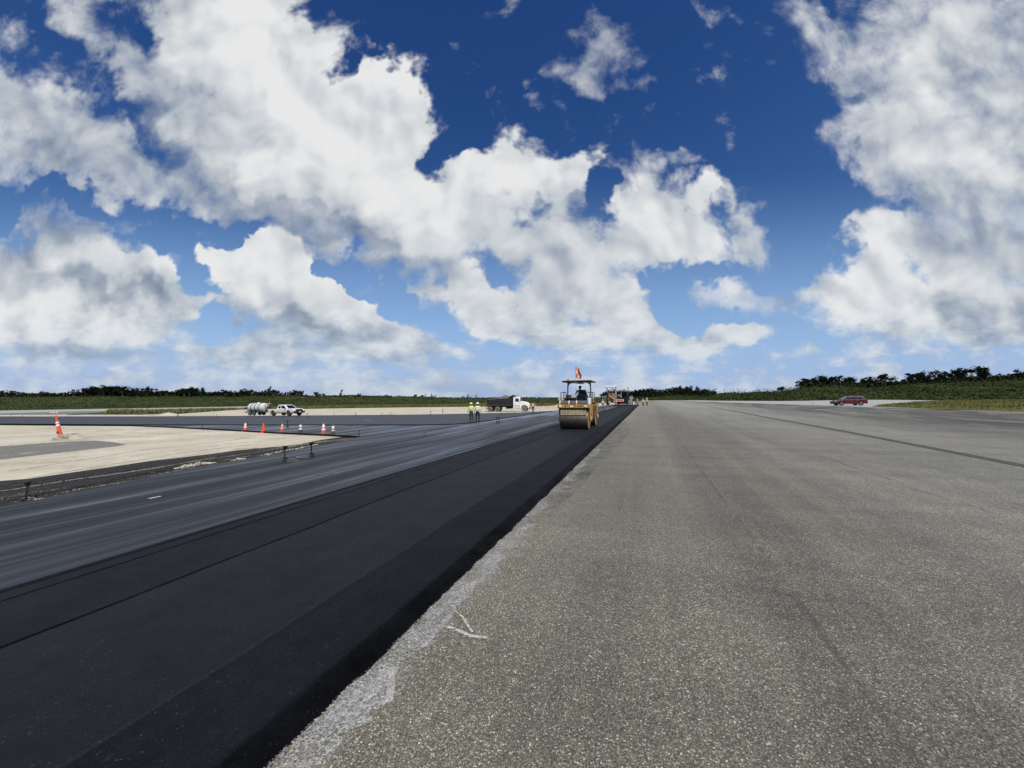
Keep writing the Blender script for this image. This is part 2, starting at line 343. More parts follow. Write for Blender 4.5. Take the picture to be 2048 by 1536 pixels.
def mat_tack():
    """older lanes sprayed with tack coat: blue-black, a bluish sheen painted into streaks along the direction of travel"""
    m_, q, bs = new_mat('tack_coated_asphalt'); P = objco(q); a, s, z = q.xyz(P)
    bend = q.m('MULTIPLY', q.m('SUBTRACT', q.noise(q.comb(0, q.m('MULTIPLY', s, .03), 0), 1, 2), .5), 3)
    aa = q.m('ADD', a, bend)
    s1 = q.noise(q.comb(q.m('MULTIPLY', aa, 1.6), q.m('MULTIPLY', s, .055), 1), 1.0, 6, .66, .5)
    s2 = q.noise(q.comb(q.m('MULTIPLY', aa, 7.0), q.m('MULTIPLY', s, .10), 7), 1.0, 4, .6, .2)
    b1 = q.noise(q.comb(q.m('MULTIPLY', aa, .25), q.m('MULTIPLY', s, .05), 2), 1.0, 3, .5, .5)
    cr = q.xyz(q.vor(P, 80, 'Color')); ed = q.vor(P, 80, 'Distance')
    f = q.m('ADD', q.m('MULTIPLY', s1, .6), q.m('ADD', q.m('MULTIPLY', s2, .25), q.m('MULTIPLY', b1, .3)))
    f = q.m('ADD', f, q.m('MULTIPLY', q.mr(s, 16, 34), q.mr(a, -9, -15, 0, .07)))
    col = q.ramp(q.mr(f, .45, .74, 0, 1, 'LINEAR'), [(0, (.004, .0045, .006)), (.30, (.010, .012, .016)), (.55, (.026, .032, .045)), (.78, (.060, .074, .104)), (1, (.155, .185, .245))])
    sheen = q.mr(s, 12, 40, .85, 1.45); col = q.vm('SCALE', col, scale=q.m('MULTIPLY', q.m('MULTIPLY_ADD', cr[0], .6, .7), sheen))  # sky sheen painted into the colour, brighter farther along
    spk = q.noise(P, 30, 2, .5); col = q.mix(q.mr(spk, .76, .80, 0, .4), col, (.35, .34, .31))
    q.put(bs.inputs['Base Color'], col)
    q.put(bs.inputs['Roughness'], q.mr(f, .45, .74, .66, .30))
    bs.inputs['Specular IOR Level'].default_value = 0.5
    bump(q, bs, q.m('ADD', q.m('MULTIPLY', ed, -1), q.m('MULTIPLY', s2, .6)), .45, .006)
    return m_
def mat_sand(name='coral_sand', dark=1.0):
    m_, q, bs = new_mat(name); P = objco(q); a, s, z = q.xyz(P)
    n1 = q.noise(P, .28, 5, .6, .5); n2 = q.noise(P, 3.2, 6, .68, .2)
    tr = q.noise(q.comb(q.m('MULTIPLY', a, 1.5), q.m('MULTIPLY', s, .16), 3), 1.0, 6, .66, 1.4)
    f = q.m('ADD', q.m('MULTIPLY', n1, .45), q.m('ADD', q.m('MULTIPLY', n2, .33), q.m('MULTIPLY', tr, .24)))
    col = q.ramp(q.mr(f, .36, .66, 0, 1, 'LINEAR'), [(0, (.24, .205, .14)), (.2, (.40, .35, .26)), (.5, (.52, .475, .375)), (.8, (.60, .56, .46)), (1, (.68, .65, .56))])
    peb = q.xyz(q.vor(P, 14, 'Color')); pd = q.vor(P, 14, 'Distance')
    col = q.mix(q.m('MULTIPLY', q.mr(peb[0], .88, .92), q.mr(pd, .25, .35, .7, 0)), col, (.22, .19, .14))
    col = q.vm('SCALE', col, scale=dark)
    q.put(bs.inputs['Base Color'], col); bs.inputs['Roughness'].default_value = .95
    bs.inputs['Specular IOR Level'].default_value = .2
    bump(q, bs, q.m('ADD', q.m('MULTIPLY', n2, 1), q.m('MULTIPLY', tr, 1.5)), .8, .05)
    return m_
def mat_plain(name, c, rough=.8, var=.25, scale=3.0, metal=0.0, spec=.5, coat=0.0, bumpd=0.0, dirt_shade=None):
    m_, q, bs = new_mat(name); P = objco(q)
    n = q.noise(P, scale, 5, .6)
    col = q.mix(1.0, c, q.comb(*[q.mr(n, .25, .75, 1 - var, 1 + var, 'LINEAR')] * 3), 'MULTIPLY')
    if dirt_shade:
        z = q.xyz(P)[2]; dn = q.noise(P, scale * 1.7, 6, .65)
        amt = q.m('MULTIPLY', q.mr(q.m('ADD', z, q.m('MULTIPLY', q.m('SUBTRACT', dn, .5), dirt_shade[3])), dirt_shade[1], dirt_shade[2], 0, 1), dirt_shade[4])
        col = q.mix(amt, col, dirt_shade[0])
    q.put(bs.inputs['Base Color'], col)
    q.put(bs.inputs['Roughness'], q.mr(n, .3, .7, max(0.02, rough - .08), min(1, rough + .08), 'LINEAR'))
    bs.inputs['Metallic'].default_value = metal; bs.inputs['Specular IOR Level'].default_value = spec
    bs.inputs['Coat Weight'].default_value = coat; bs.inputs['Coat Roughness'].default_value = .06
    if bumpd: bump(q, bs, n, .6, bumpd)
    return m_
def mat_grass(name, cols, sc=1.0):
    m_, q, bs = new_mat(name); P = objco(q)
    n1 = q.noise(P, .09 * sc, 5, .6, .4); n2 = q.noise(P, 1.6 * sc, 5, .7)
    f = q.m('ADD', q.m('MULTIPLY', n1, .6), q.m('MULTIPLY', n2, .4))
    col = q.ramp(q.mr(f, .33, .68, 0, 1, 'LINEAR'), [(0, cols[0]), (.5, cols[1]), (1, cols[2])])
    q.put(bs.inputs['Base Color'], col); bs.inputs['Roughness'].default_value = .9
    bs.inputs['Specular IOR Level'].default_value = .15
    bump(q, bs, n2, 1.0, .25)
    return m_
def mat_stain(name, c, lo, hi, sc=(1.5, .12), amount=1.0, rough=.7, grain=60.0, graincol=None, fade=None):
    m_, q, bs = new_mat(name); P = objco(q); a, s, z = q.xyz(P)
    n = q.noise(q.comb(q.m('MULTIPLY', a, sc[0]), q.m('MULTIPLY', s, sc[1]), 4), 1.0, 7, .72, .5)
    gr = q.xyz(q.vor(P, grain, 'Color')); g2 = q.xyz(q.vor(P, grain * 2.1, 'Color'))
    v = q.m('ADD', n, q.m('MULTIPLY', q.m('SUBTRACT', gr[0], .5), .30 if fade else .22))
    v = q.m('ADD', v, q.m('MULTIPLY', q.m('SUBTRACT', g2[0], .5), .30 if fade else 0))
    if fade: v = q.m('ADD', v, q.mr(q.m('ADD', a, q.m('MULTIPLY', n, .12)), fade[0], fade[1], fade[2], 0))
    al = q.m('MULTIPLY', q.mr(v, lo, hi), amount)
    col = q.mix(gr[1], c, graincol or tuple(k * 1.8 for k in c))
    q.put(bs.inputs['Base Color'], col); q.put(bs.inputs['Alpha'], al); bs.inputs['Roughness'].default_value = rough
    bs.inputs['Specular IOR Level'].default_value = .2
    return m_

M = {}
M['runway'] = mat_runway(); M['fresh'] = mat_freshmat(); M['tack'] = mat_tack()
M['sand'] = mat_sand(); M['bank'] = mat_sand('sand_bank', .86)
M['road'] = mat_plain('pale_concrete_road', (.36, .365, .345), .85, .12, .6, spec=.3)
M['verge'] = mat_grass('verge_grass', ((.055, .062, .014), (.115, .118, .030), (.21, .19, .065)))
M['field'] = mat_grass('scrub_ground', ((.016, .024, .006), (.036, .050, .012), (.075, .085, .026)), .8)
M['millings'] = mat_plain('grey_asphalt_patch', (.17, .17, .155), .9, .35, 1.2, spec=.25, bumpd=.02)
M['joint'] = mat_plain('joint_sealer', (.018, .018, .017), .7, .6, .8)
M['blackstain'] = mat_stain('sprayed_tack_on_sand', (.009, .009, .0095), .33, .46, (1.0, .10), .97, .7, 40.0, (.030, .027, .024))
M['whitestain'] = mat_stain('pale_dust_on_stones', (.24, .24, .24), .38, .60, (2.6, 1.4), .84, .9, 80.0, (.62, .62, .61), fade=(-2.0, -1.75, -.14))
M['whiteline'] = mat_stain('pale_scrape', (.50, .49, .46), .30, .50, (9, 9), .9, .9, 90.0, (.66, .64, .60), fade=(-50, -49, 0))
M['faintline'] = mat_stain('faint_scrape', (.34, .33, .30), .40, .60, (9, 9), .50, .9, 90.0, (.5, .48, .44), fade=(-50, -49, 0))
M['greystain'] = mat_stain('dark_overspray', (.05, .05, .055), .47, .70, (1.6, 1.6), .55, .8, 75.0, (.12, .12, .13))

# ------------------------------------------------------------------ sheets laid on the ground
def sheet(name, pts, mat, off, thick=0.0, frame='px', kind='structure', cuts=True, side=None):
    """a polygon of the ground; pts are photo pixels (frame px) or across/along metres (frame as)"""
    P = []
    for p in pts:
        if frame == 'px':
            w = ground_at(p[0], p[1], off); P.append(to_as(w.x, w.y))
        else: P.append(p)
    bm = bmesh.new()
    f = bm.faces.new([bm.verts.new((a, s, 0)) for a, s in P])
    bm.normal_update()
    if f.normal.z < 0: f.normal_flip()
    if cuts:
        bmesh.ops.triangulate(bm, faces=bm.faces[:])
        for c in (-25, 38):
            bmesh.ops.bisect_plane(bm, geom=bm.verts[:] + bm.edges[:] + bm.faces[:], plane_co=(c, 0, 0), plane_no=(1, 0, 0))
    if thick:
        r = bmesh.ops.extrude_face_region(bm, geom=bm.faces[:])
        nv = [v for v in r['geom'] if isinstance(v, bmesh.types.BMVert)]
        for v in bm.verts: v.co.z = -thick
        for v in nv: v.co.z = 0
    for v in bm.verts: v.co.z += Has(v.co.x) + off
    bmesh.ops.recalc_face_normals(bm, faces=bm.faces[:])
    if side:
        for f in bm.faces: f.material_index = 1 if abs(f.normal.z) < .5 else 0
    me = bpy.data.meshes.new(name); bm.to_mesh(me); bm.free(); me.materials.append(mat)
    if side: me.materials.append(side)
    o = bpy.data.objects.new(name, me); COL.objects.link(o); o.rotation_euler = (0, 0, -TH)
    if kind: o['kind'] = kind
    return o

SZ = -0.12          # bare ground lies a lift lower than the pavement
sheet('ground', [(-1500, -300), (1500, -300), (1500, 2500), (-1500, 2500)], M['field'], SZ - .02, frame='as')
# runway with its right-hand edge, reaching left under the fresh mat
RE = to_as(*ground_at(1735, 813).xy)[0]
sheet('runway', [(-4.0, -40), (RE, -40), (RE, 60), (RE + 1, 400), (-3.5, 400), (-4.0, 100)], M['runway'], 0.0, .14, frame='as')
# tack-coated older pavement: near boundary runs beside the sand, far boundary beyond the taxiway
far_edge = [(-500, 831.5), (0, 833.2), (300, 833.0), (500, 832.0), (640, 831.0), (840, 829.5), (950, 827.2), (1040, 825.5), (1085, 823.0), (1130, 819.5), (1180, 815.0), (1225, 809.5), (1262, 803.5), (1285, 800.0)]
island = [(-500, 843), (0, 846.5), (150, 848), (260, 850), (330, 852.5), (400, 856), (480, 860), (560, 864.5), (640, 868), (700, 871), (722, 872.5),
          (690, 880), (640, 891), (600, 899), (570, 905), (520, 914), (450, 926), (380, 938), (300, 953), (200, 974), (100, 994), (0, 1013), (-120, 1038), (-500, 1125)]
tack_px = far_edge + [(1300, 797.9)]
tp = [to_as(*ground_at(x, y).xy) for x, y in far_edge]
isl = [to_as(*ground_at(x, y).xy) for x, y in island]
tack_poly = tp + [(tp[-1][0] + 3, tp[-1][1]), (-4.0, 150), (-4.0, -40), (isl[-1][0] - 8, -40)] + isl[::-1]
sheet('taxiway', tack_poly, M['tack'], 0.0, .14, frame='as', side=mat_plain('shaded_pavement_edge', (.006, .006, .007), .8, .3, 8, spec=.15))  # near-black side faces: the pavement edge has its shade painted in
# the sand island between the lanes and the sand strip beyond
sheet('sand', island + [], M['sand'], SZ)
sheet('sand_strip', [(-500, 832.6), (0, 834.2), (300, 834.0), (500, 833.0), (640, 832.0), (840, 830.5), (950, 828.2), (1040, 826.5), (1085, 824.0), (1130, 820.5), (1180, 816.0), (1225, 810.5), (1250, 806.5),
       (1215, 805.5), (1120, 811.5), (1070, 812.5), (1000, 813.0), (900, 814.0), (800, 815.0), (700, 816.5), (610, 818.0), (480, 819.0), (420, 823.0), (350, 828.5), (330, 828.6), (250, 829.5), (120, 829.0), (60, 829.5), (0, 829.6), (-500, 828.0)], M['sand'], SZ)
# fresh lift on the far lane: its near face is the long black line
fm = [(-500, 846.6), (0, 847.0), (150, 848.2), (300, 848.8), (500, 849.0), (700, 849.0), (850, 849.0), (905, 847.6), (950, 844.0), (1000, 837.3), (1040, 831.2), (1070, 826.8), (1105, 821.8),
      (1085, 822.6), (1040, 825.0), (950, 826.8), (840, 829.0), (640, 830.6), (500, 831.6), (300, 832.6), (0, 832.8), (-500, 831)]
def mat_farlane():
    m_, q, bs = new_mat('rolled_lane_asphalt'); P = objco(q); a, s, z = q.xyz(P)
    n = q.noise(q.comb(q.m('MULTIPLY', a, .25), q.m('MULTIPLY', s, .9), 0), 1.0, 5, .65, .4); n2 = q.noise(P, .8, 6, .7)
    f = q.m('ADD', q.m('MULTIPLY', n, .6), q.m('MULTIPLY', n2, .4))
    q.put(bs.inputs['Base Color'], q.ramp(q.mr(f, .35, .65, 0, 1, 'LINEAR'), [(0, (.024, .026, .033)), (.6, (.036, .040, .050)), (1, (.060, .066, .080))]))
    bs.inputs['Roughness'].default_value = .62; bs.inputs['Specular IOR Level'].default_value = .45
    bump(q, bs, n2, .4, .01); return m_
M['farlane'] = mat_farlane(); M['shaded_edge_joint'] = mat_plain('shaded_edge_and_joint_asphalt', (.006, .006, .007), .8, .3, 8, spec=.15)
sheet('far_lane', fm, M['farlane'], .07, .066, side=M['shaded_edge_joint'])  # side faces coloured near black, painting in the shade of the edge
# the fresh mat being rolled, with a tapered outer edge
def mat_strip():
    rows = [-30 + i * 3.0 for i in range(10)] + [i * .12 for i in range(250)] + [30 + i * 3.0 for i in range(29)]
    prof = [(-6.63, .004), (-6.55, .055), (-6.2, .060), (-2.22, .060), (-2.10, .040), (-2.02, .004)]
    V, F = [], []
    rr = random.Random(3)
    for s in rows:
        j = [rr.uniform(-.009, .009) + .02 * mnoise.noise((s * 1.7, k, 0)) for k in range(len(prof))]
        for i, (a, z) in enumerate(prof): V.append((a + j[i] * (1.6 if i in (0, 1, 4, 5) else .3), s, z + Has(a)))
    n = len(prof)
    for r in range(len(rows) - 1):
        for i in range(n - 1): F.append((r * n + i, r * n + i + 1, (r + 1) * n + i + 1, (r + 1) * n + i))
    F.append(tuple(range((len(rows) - 1) * n, len(rows) * n)))
    o = link_mesh('fresh_mat', V, F, M['fresh']); o.rotation_euler = (0, 0, -TH); o['kind'] = 'structure'
mat_strip()
sheet('joint_wedge', [(-6.80, -30), (-6.60, -30), (-6.60, 96), (-6.74, 96)], M['shaded_edge_joint'], .006, frame='as')
# roads, grass and the edge of the field
sheet('road', [(-500, 832.0), (0, 827.3), (150, 823.5), (300, 820.8), (480, 817.8), (500, 812.6), (300, 816.2), (200, 817.8), (0, 821.2), (-500, 826.6)], M['road'], SZ + .004)
sheet('apron', [(-500, 836), (-500, 831), (0, 826.6), (150, 822.8), (215, 822.0), (190, 826.0), (120, 829.2), (60, 829.6), (0, 829.8)], M['millings'], SZ + .008)
sheet('grass', [(215, 827.8), (190, 826.5), (215, 822.2), (300, 821.2), (480, 818.2), (620, 813.5), (900, 810), (1110, 808), (1110, 811.7), (1000, 813.0), (900, 814.0), (800, 815.0), (700, 816.5), (610, 818.0), (480, 819.2), (420, 823.2), (350, 828.6), (330, 828.7), (300, 827.8)], M['verge'], SZ + .004)
rg = [to_as(*ground_at(x, y).xy) for x, y in [(1345, 801.2), (1500, 799.8), (1700, 799.4), (1790, 799.7), (1880, 801.2), (1830, 803.0), (1760, 808.8), (1738, 813.1)]]
sheet('access_road', rg + [(RE - .02, 60)], M['road'], SZ + .13, frame='as', thick=.1)
sheet('verge', [(1742, 813.6), (1765, 809.2), (1832, 803.4), (1884, 801.6), (1980, 799), (2300, 799), (2800, 812), (2800, 850), (2048, 824.4), (1900, 818.8)], M['verge'], SZ + .05)
# pale gravel shoulder at the edge of the grass
sheet('shoulder', [(RE + .02, 5), (RE + .9, 5), (RE + .8, 30), (RE + .5, 57), (RE + .02, 58)], M['road'], SZ + .12, frame='as')
# sealed joint down the runway, two dark beads
ja = [to_as(*ground_at(x, y).xy) for x, y in [(2048, 932), (1700, 865), (1500, 828.5), (1400, 809.5), (1345, 801.5)]]
for k, (w0, w1) in enumerate(((-.17, -.03), (.03, .17))):
    ext = [(ja[0][0], -10)] + ja + [(ja[-1][0], 390)]
    j = sheet('joint_sealant', [(a + w0, s) for a, s in ext] + [(a + w1, s) for a, s in ext[::-1]], M['joint'], .004, frame='as')
mid = sheet('joint_fill', [(a - .03, s) for a, s in ext] + [(a + .03, s) for a, s in ext[::-1]], M['millings'], .004, frame='as')
# grey patch in the sand, sprayed fringe, dust marks
M['patch'] = mat_stain('worn_asphalt_patch', (.18, .178, .16), .30, .47, (1.0, .35), .95, .9, 22.0, (.21, .21, .19))
sheet('asphalt_patch', [(-60, 897), (0, 892.4), (115, 884.5), (190, 881), (225, 884), (253, 888.5), (235, 892), (150, 902), (70, 911), (0, 919), (-60, 927)], M['patch'], SZ + .006)
sheet('tack_spray', [(-500, 1010), (0, 962), (60, 957), (150, 944), (220, 934), (300, 922), (370, 914), (420, 908), (470, 901), (520, 896), (560, 893), (600, 888), (640, 880), (690, 873), (722, 872.5),
       (690, 880), (640, 891), (600, 899), (570, 905), (520, 914), (450, 926), (380, 938), (300, 953), (200, 974), (100, 994), (0, 1013), (-120, 1038), (-500, 1125)], M['blackstain'], SZ + .004)
ws = [(500, 1540), (640, 1536), (672, 1500), (686, 1478), (672, 1470), (720, 1452), (745, 1440), (738, 1425), (766, 1412), (772, 1408), (786, 1404), (790, 1370), (796, 1340), (800, 1320), (822, 1312), (838, 1300),
      (856, 1290), (872, 1268), (886, 1255), (900, 1240), (915, 1212), (930, 1200), (948, 1176), (966, 1160), (975, 1150), (992, 1146), (986, 1136), (1000, 1140), (992, 1124), (1010, 1118), (1014, 1114), (1000, 1106), (1018, 1096), (1040, 1090), (1030, 1078),
      (1052, 1072), (1046, 1060), (1068, 1050), (1052, 1042), (1060, 1030), (1078, 1022), (1104, 1012), (1088, 1004), (1092, 990), (1110, 985), (1128, 984), (1118, 976), (1142, 974), (1120, 968), (1140, 962), (1150, 962), (1136, 956), (1160, 946), (1150, 940), (1172, 930), (1166, 925), (1200, 905),
      (1196, 888), (1172, 910), (1110, 968), (1040, 1032), (900, 1162), (760, 1294), (640, 1408)]
sheet('dust_stain', ws, M['whitestain'], .004)
M['whitefringe'] = mat_stain('sparse_pale_dust', (.30, .30, .29), .56, .74, (3.4, 2.6), .75, .9, 80.0, (.6, .6, .58), fade=(-50, -49, 0))
wf = [to_as(*ground_at(x, y).xy) for x, y in ws]
wf = [(a + (.07 + .05 * math.sin(i * 2.3) if i < len(ws) - 7 else .01), s + .06 * math.sin(i * 1.7)) for i, (a, s) in enumerate(wf)]
sheet('dust_stain', wf, M['whitefringe'], .008, frame='as')
sheet('overspray_stain', [(1000, 1068), (1040, 1062), (1080, 1040), (1120, 1010), (1160, 975), (1190, 940), (1215, 915), (1240, 890), (1262, 862), (1250, 842), (1190, 894), (1110, 968), (1040, 1032), (1000, 1068)], M['greystain'], .008)
def pxline(name, pts, w, mat, off=.008):
    c = [to_as(*ground_at(*p).xy) for p in pts]; L, R_ = [], []
    for i, p in enumerate(c):
        q0 = c[max(0, i - 1)]; q1 = c[min(len(c) - 1, i + 1)]
        d = Vector((q1[0] - q0[0], q1[1] - q0[1])).normalized()
        L.append((p[0] - d.y * w / 2, p[1] + d.x * w / 2)); R_.append((p[0] + d.y * w / 2, p[1] - d.x * w / 2))
    return sheet(name, L + R_[::-1], mat, off, frame='as')
pxline('chalk_stain', [(893, 1254), (915, 1262), (940, 1273), (972, 1277)], .035, M['whiteline'])
pxline('chalk_stain', [(908, 1222), (925, 1235), (938, 1256), (945, 1266)], .02, M['whiteline'])
pxline('chalk_stain', [(782, 1335), (783, 1370), (778, 1406)], .05, M['whiteline'])
pxline('scrape_mark', [(1365, 927), (1440, 935), (1480, 941)], .05, M['faintline'])
pxline('scrape_mark', [(1372, 830), (1412, 885), (1486, 942)], .03, M['faintline'])
pxline('scrape_mark', [(1180, 952), (1260, 953), (1360, 957), (1500, 962)], .05, M['faintline'])
pxline('paint_mark', [(298, 998), (321, 993)], .10, M['whiteline'])
pxline('paint_mark', [(745, 843), (722, 841), (700, 843.5)], .12, M['whiteline'], .085)

M['track'] = mat_stain('tyre_track_in_sand', (.16, .13, .09), .38, .56, (3, 1.2), .75, .95, 30.0, (.26, .22, .15))
for pts, w_ in (([(212, 867.5), (250, 869.5), (300, 871.5)], .10), ([(355, 875.8), (385, 876.5)], .08), ([(430, 884), (500, 880), (560, 876)], .12), ([(300, 893), (400, 884), (470, 876), (500, 870)], .14), ([(330, 905), (430, 893), (520, 884)], .12),
                ([(20, 935), (160, 915), (300, 893)], .10), ([(60, 948), (200, 926), (340, 905)], .10), ([(250, 862), (330, 864), (420, 869)], .10), ([(470, 893.5), (500, 891.5), (530, 892.5)], .18), ([(540, 873.5), (570, 874), (600, 872.5)], .10)):
    pxline('tyre_track', pts, w_, M['track'], SZ + .008)

M['blot'] = mat_stain('tar_blot', (.008, .008, .009), .30, .45, (9, 9), .95, .6, 60.0, (.02, .02, .02))
for pts, w_ in (([(438, 953.5), (446, 953), (453, 953.6)], .10), ([(536, 948), (545, 947.5)], .07), ([(632, 951.5), (640, 950.5)], .05), ([(655, 950), (668, 948)], .06), ([(612, 966.5), (626, 965.5)], .10), ([(668, 919.5), (674, 919)], .09), ([(680, 939), (690, 938.4)], .06), ([(742, 959), (755, 957)], .05), ([(985, 865.5), (988, 865.3)], .10)):
    pxline('tar_blot', pts, w_, M['blot'], .004)
for cx_, cy_, rx_, ry_ in ((583, 920.6, 13, 2.2), (606, 913.8, 12, 1.6)):
    pxline('paint_mark', [(cx_ + rx_ * math.cos(t_), cy_ + ry_ * math.sin(t_)) for t_ in [k * math.pi / 8 for k in range(15)]], .035, M['whiteline'], .004)

M['palestreak'] = mat_stain('sand_showing_through', (.42, .38, .30), .36, .52, (3, .8), .9, .95, 30.0, (.60, .56, .46))
pxline('sand_streak', [(-60, 980), (30, 969.5), (90, 960), (150, 951), (230, 941), (300, 931), (370, 919.5), (430, 909)], .075, M['palestreak'], SZ + .008)
pxline('sand_streak', [(300, 938), (360, 929), (430, 917), (500, 906)], .05, M['palestreak'], SZ + .008)

# ------------------------------------------------------------------ mesh builder
class MB:
    def __init__(s): s.V = []; s.F = []; s.I = []
    def add(s, V, F, mi=0):
        b = len(s.V); s.V += [tuple(v) for v in V]
        s.F += [tuple(b + i for i in f) for f in F]; s.I += [mi] * len(F); return s
    def box(s, c, d, rot=None, mi=0, taper=1.0, tx=None):
        """box centred at c with size d; taper scales the top face"""
        x, y, z = (k / 2 for k in d); t = taper; ux = tx if tx is not None else taper
        P = [(-x, -y, -z), (x, -y, -z), (x, y, -z), (-x, y, -z), (-x * ux, -y * t, z), (x * ux, -y * t, z), (x * ux, y * t, z), (-x * ux, y * t, z)]
        R_ = rot if rot is not None else Matrix.Identity(3)
        P = [R_ @ Vector(p) + Vector(c) for p in P]
        return s.add(P, [(0, 3, 2, 1), (4, 5, 6, 7), (0, 1, 5, 4), (1, 2, 6, 5), (2, 3, 7, 6), (3, 0, 4, 7)], mi)
    def tube(s, pts, r, n=8, mi=0, caps=True):
        """round bar along points; r is a radius or one per point"""
        pts = [Vector(p) for p in pts]; k = len(pts)
        rs = r if isinstance(r, (list, tuple)) else [r] * k
        V = []; up = None
        for i, p in enumerate(pts):
            d = (pts[min(k - 1, i + 1)] - pts[max(0, i - 1)]).normalized()
            if up is None: up = Vector((0, 0, 1)) if abs(d.z) < .9 else Vector((1, 0, 0))
            a = d.cross(up).normalized(); b = a.cross(d).normalized(); up = b
            for j in range(n):
                t = 2 * math.pi * j / n
                V.append(p + (a * math.cos(t) + b * math.sin(t)) * rs[i])
        F = []
        for i in range(k - 1):
            for j in range(n):
                F.append((i * n + j, i * n + (j + 1) % n, (i + 1) * n + (j + 1) % n, (i + 1) * n + j))
        if caps: F += [tuple(range(n))[::-1], tuple(range((k - 1) * n, k * n))]
        return s.add(V, F, mi)
    def lathe(s, prof, c=(0, 0, 0), axis='z', n=24, mi=0):
        """profile of (radius, height) turned about an axis"""
        V = []
        for r, h in prof:
            for j in range(n):
                t = 2 * math.pi * j / n; x, y = r * math.cos(t), r * math.sin(t)
                p = {'z': (x, y, h), 'y': (x, h, y), 'x': (h, x, y)}[axis]
                V.append((p[0] + c[0], p[1] + c[1], p[2] + c[2]))
        F = []
        for i in range(len(prof) - 1):
            for j in range(n): F.append((i * n + j, i * n + (j + 1) % n, (i + 1) * n + (j + 1) % n, (i + 1) * n + j))
        if prof[0][0] > 1e-4: F.append(tuple(range(n))[::-1])
        if prof[-1][0] > 1e-4: F.append(tuple(range((len(prof) - 1) * n, len(prof) * n)))
        return s.add(V, F, mi)
    def prism(s, prof, y0, y1, mi=0, scale1=None):
        """side profile of (x, z) pushed from y0 to y1"""
        n = len(prof)
        V = [(x, y0, z) for x, z in prof] + [(x, y1, z) for x, z in prof]
        F = [tuple(range(n)), tuple(range(2 * n - 1, n - 1, -1))]
        F += [(i, n + i, n + (i + 1) % n, (i + 1) % n) for i in range(n)]
        return s.add(V, F, mi)
    def loft(s, sections, mi=0, closed=True, caps=True):
        n = len(sections[0]); V = [p for sec in sections for p in sec]; F = []
        for i in range(len(sections) - 1):
            for j in range(n if closed else n - 1):
                F.append((i * n + j, i * n + (j + 1) % n, (i + 1) * n + (j + 1) % n, (i + 1) * n + j))
        if caps: F += [tuple(range(n))[::-1], tuple(range((len(sections) - 1) * n, len(sections) * n))]
        return s.add(V, F, mi)
    def build(s, name, mat, parent=None, bevel=0.0, smooth=False, seg=2, ang=35):
        o = link_mesh(name, s.V, s.F, mat, parent)
        me = o.data
        for p, i in zip(me.polygons, s.I): p.material_index = i
        bm = bmesh.new(); bm.from_mesh(me); bmesh.ops.recalc_face_normals(bm, faces=bm.faces[:])
        bm.to_mesh(me); bm.free()
        if smooth or bevel:
            for p in me.polygons: p.use_smooth = True
            me.set_sharp_from_angle(angle=math.radians(ang))
        if bevel:
            b = o.modifiers.new('bevel', 'BEVEL'); b.width = bevel; b.segments = seg; b.limit_method = 'ANGLE'; b.angle_limit = math.radians(30)
            b.harden_normals = True
        return o

def empty(name, loc=(0, 0, 0), rz=0.0, label=None, cat=None, group=None):
    o = bpy.data.objects.new(name, None); COL.objects.link(o); o.location = loc; o.rotation_euler = (0, 0, rz)
    o.empty_display_size = .2
    return tag(o, label, cat, group)
def copy_tree(o, parent=None):
    c = o.copy(); COL.objects.link(c); c.parent = parent
    for ch in o.children: copy_tree(ch, c)
    return c
def arc(cx, cz, r, a0, a1, n=8):
    return [(cx + r * math.cos(math.radians(a0 + (a1 - a0) * i / n)), cz + r * math.sin(math.radians(a0 + (a1 - a0) * i / n))) for i in range(n + 1)]
RZ = lambda d: Matrix.Rotation(math.radians(d), 3, 'Z')
RY = lambda d: Matrix.Rotation(math.radians(d), 3, 'Y')
RX = lambda d: Matrix.Rotation(math.radians(d), 3, 'X')

# ------------------------------------------------------------------ object materials
dust = (.38, .33, .24)
M['white'] = mat_plain('white_paint', (.82, .82, .81), .35, .05, 2, coat=.4, dirt_shade=((.52, .44, .28), 1.05, .45, .5, .8))
M['whiteplain'] = mat_plain('white_painted_steel', (.82, .82, .80), .5, .12, 4)
M['silver'] = mat_plain('bare_metal', (.55, .55, .54), .35, .15, 6, metal=1)
M['dustyrim'] = mat_plain('dusty_wheel_metal', (.40, .37, .32), .6, .2, 8, metal=.3)
M['black'] = mat_plain('black_plastic', (.018, .018, .018), .6, .3, 6)
M['blackpaint'] = mat_plain('black_painted_steel', (.012, .012, .013), .38, .3, 3, coat=.2)
M['dullblack'] = mat_plain('dull_black_paint', (.010, .012, .013), .8, .3, 4, spec=.2)
M['tyre'] = mat_plain('tyre_rubber', (.028, .027, .025), .9, .35, 9, spec=.3)
M['dustytyre'] = mat_plain('dusty_tyre_rubber', (.105, .095, .08), .95, .35, 9, spec=.2)
M['glass'] = mat_plain('dark_window_glass', (.010, .013, .018), .06, .1, 1, spec=.9)
M['red'] = mat_plain('dark_red_paint', (.085, .002, .006), .4, .08, 2, coat=.25)
M['lamp'] = mat_plain('clear_lamp_lens', (.75, .76, .78), .1, .05, 5, spec=.8, coat=.5)
M['redlamp'] = mat_plain('red_lamp_lens', (.45, .02, .02), .15, .05, 5, coat=.5)
M['amber'] = mat_plain('amber_lens', (.70, .20, .02), .2, .1, 5, coat=.5)
M['yellow'] = mat_plain('machine_yellow', (.50, .26, .045), .5, .25, 3, dirt_shade=((.30, .22, .12), 1.2, .3, .6, .8), coat=.2)
M['cream'] = mat_plain('dusty_cream_steel', (.40, .34, .21), .7, .4, 5)
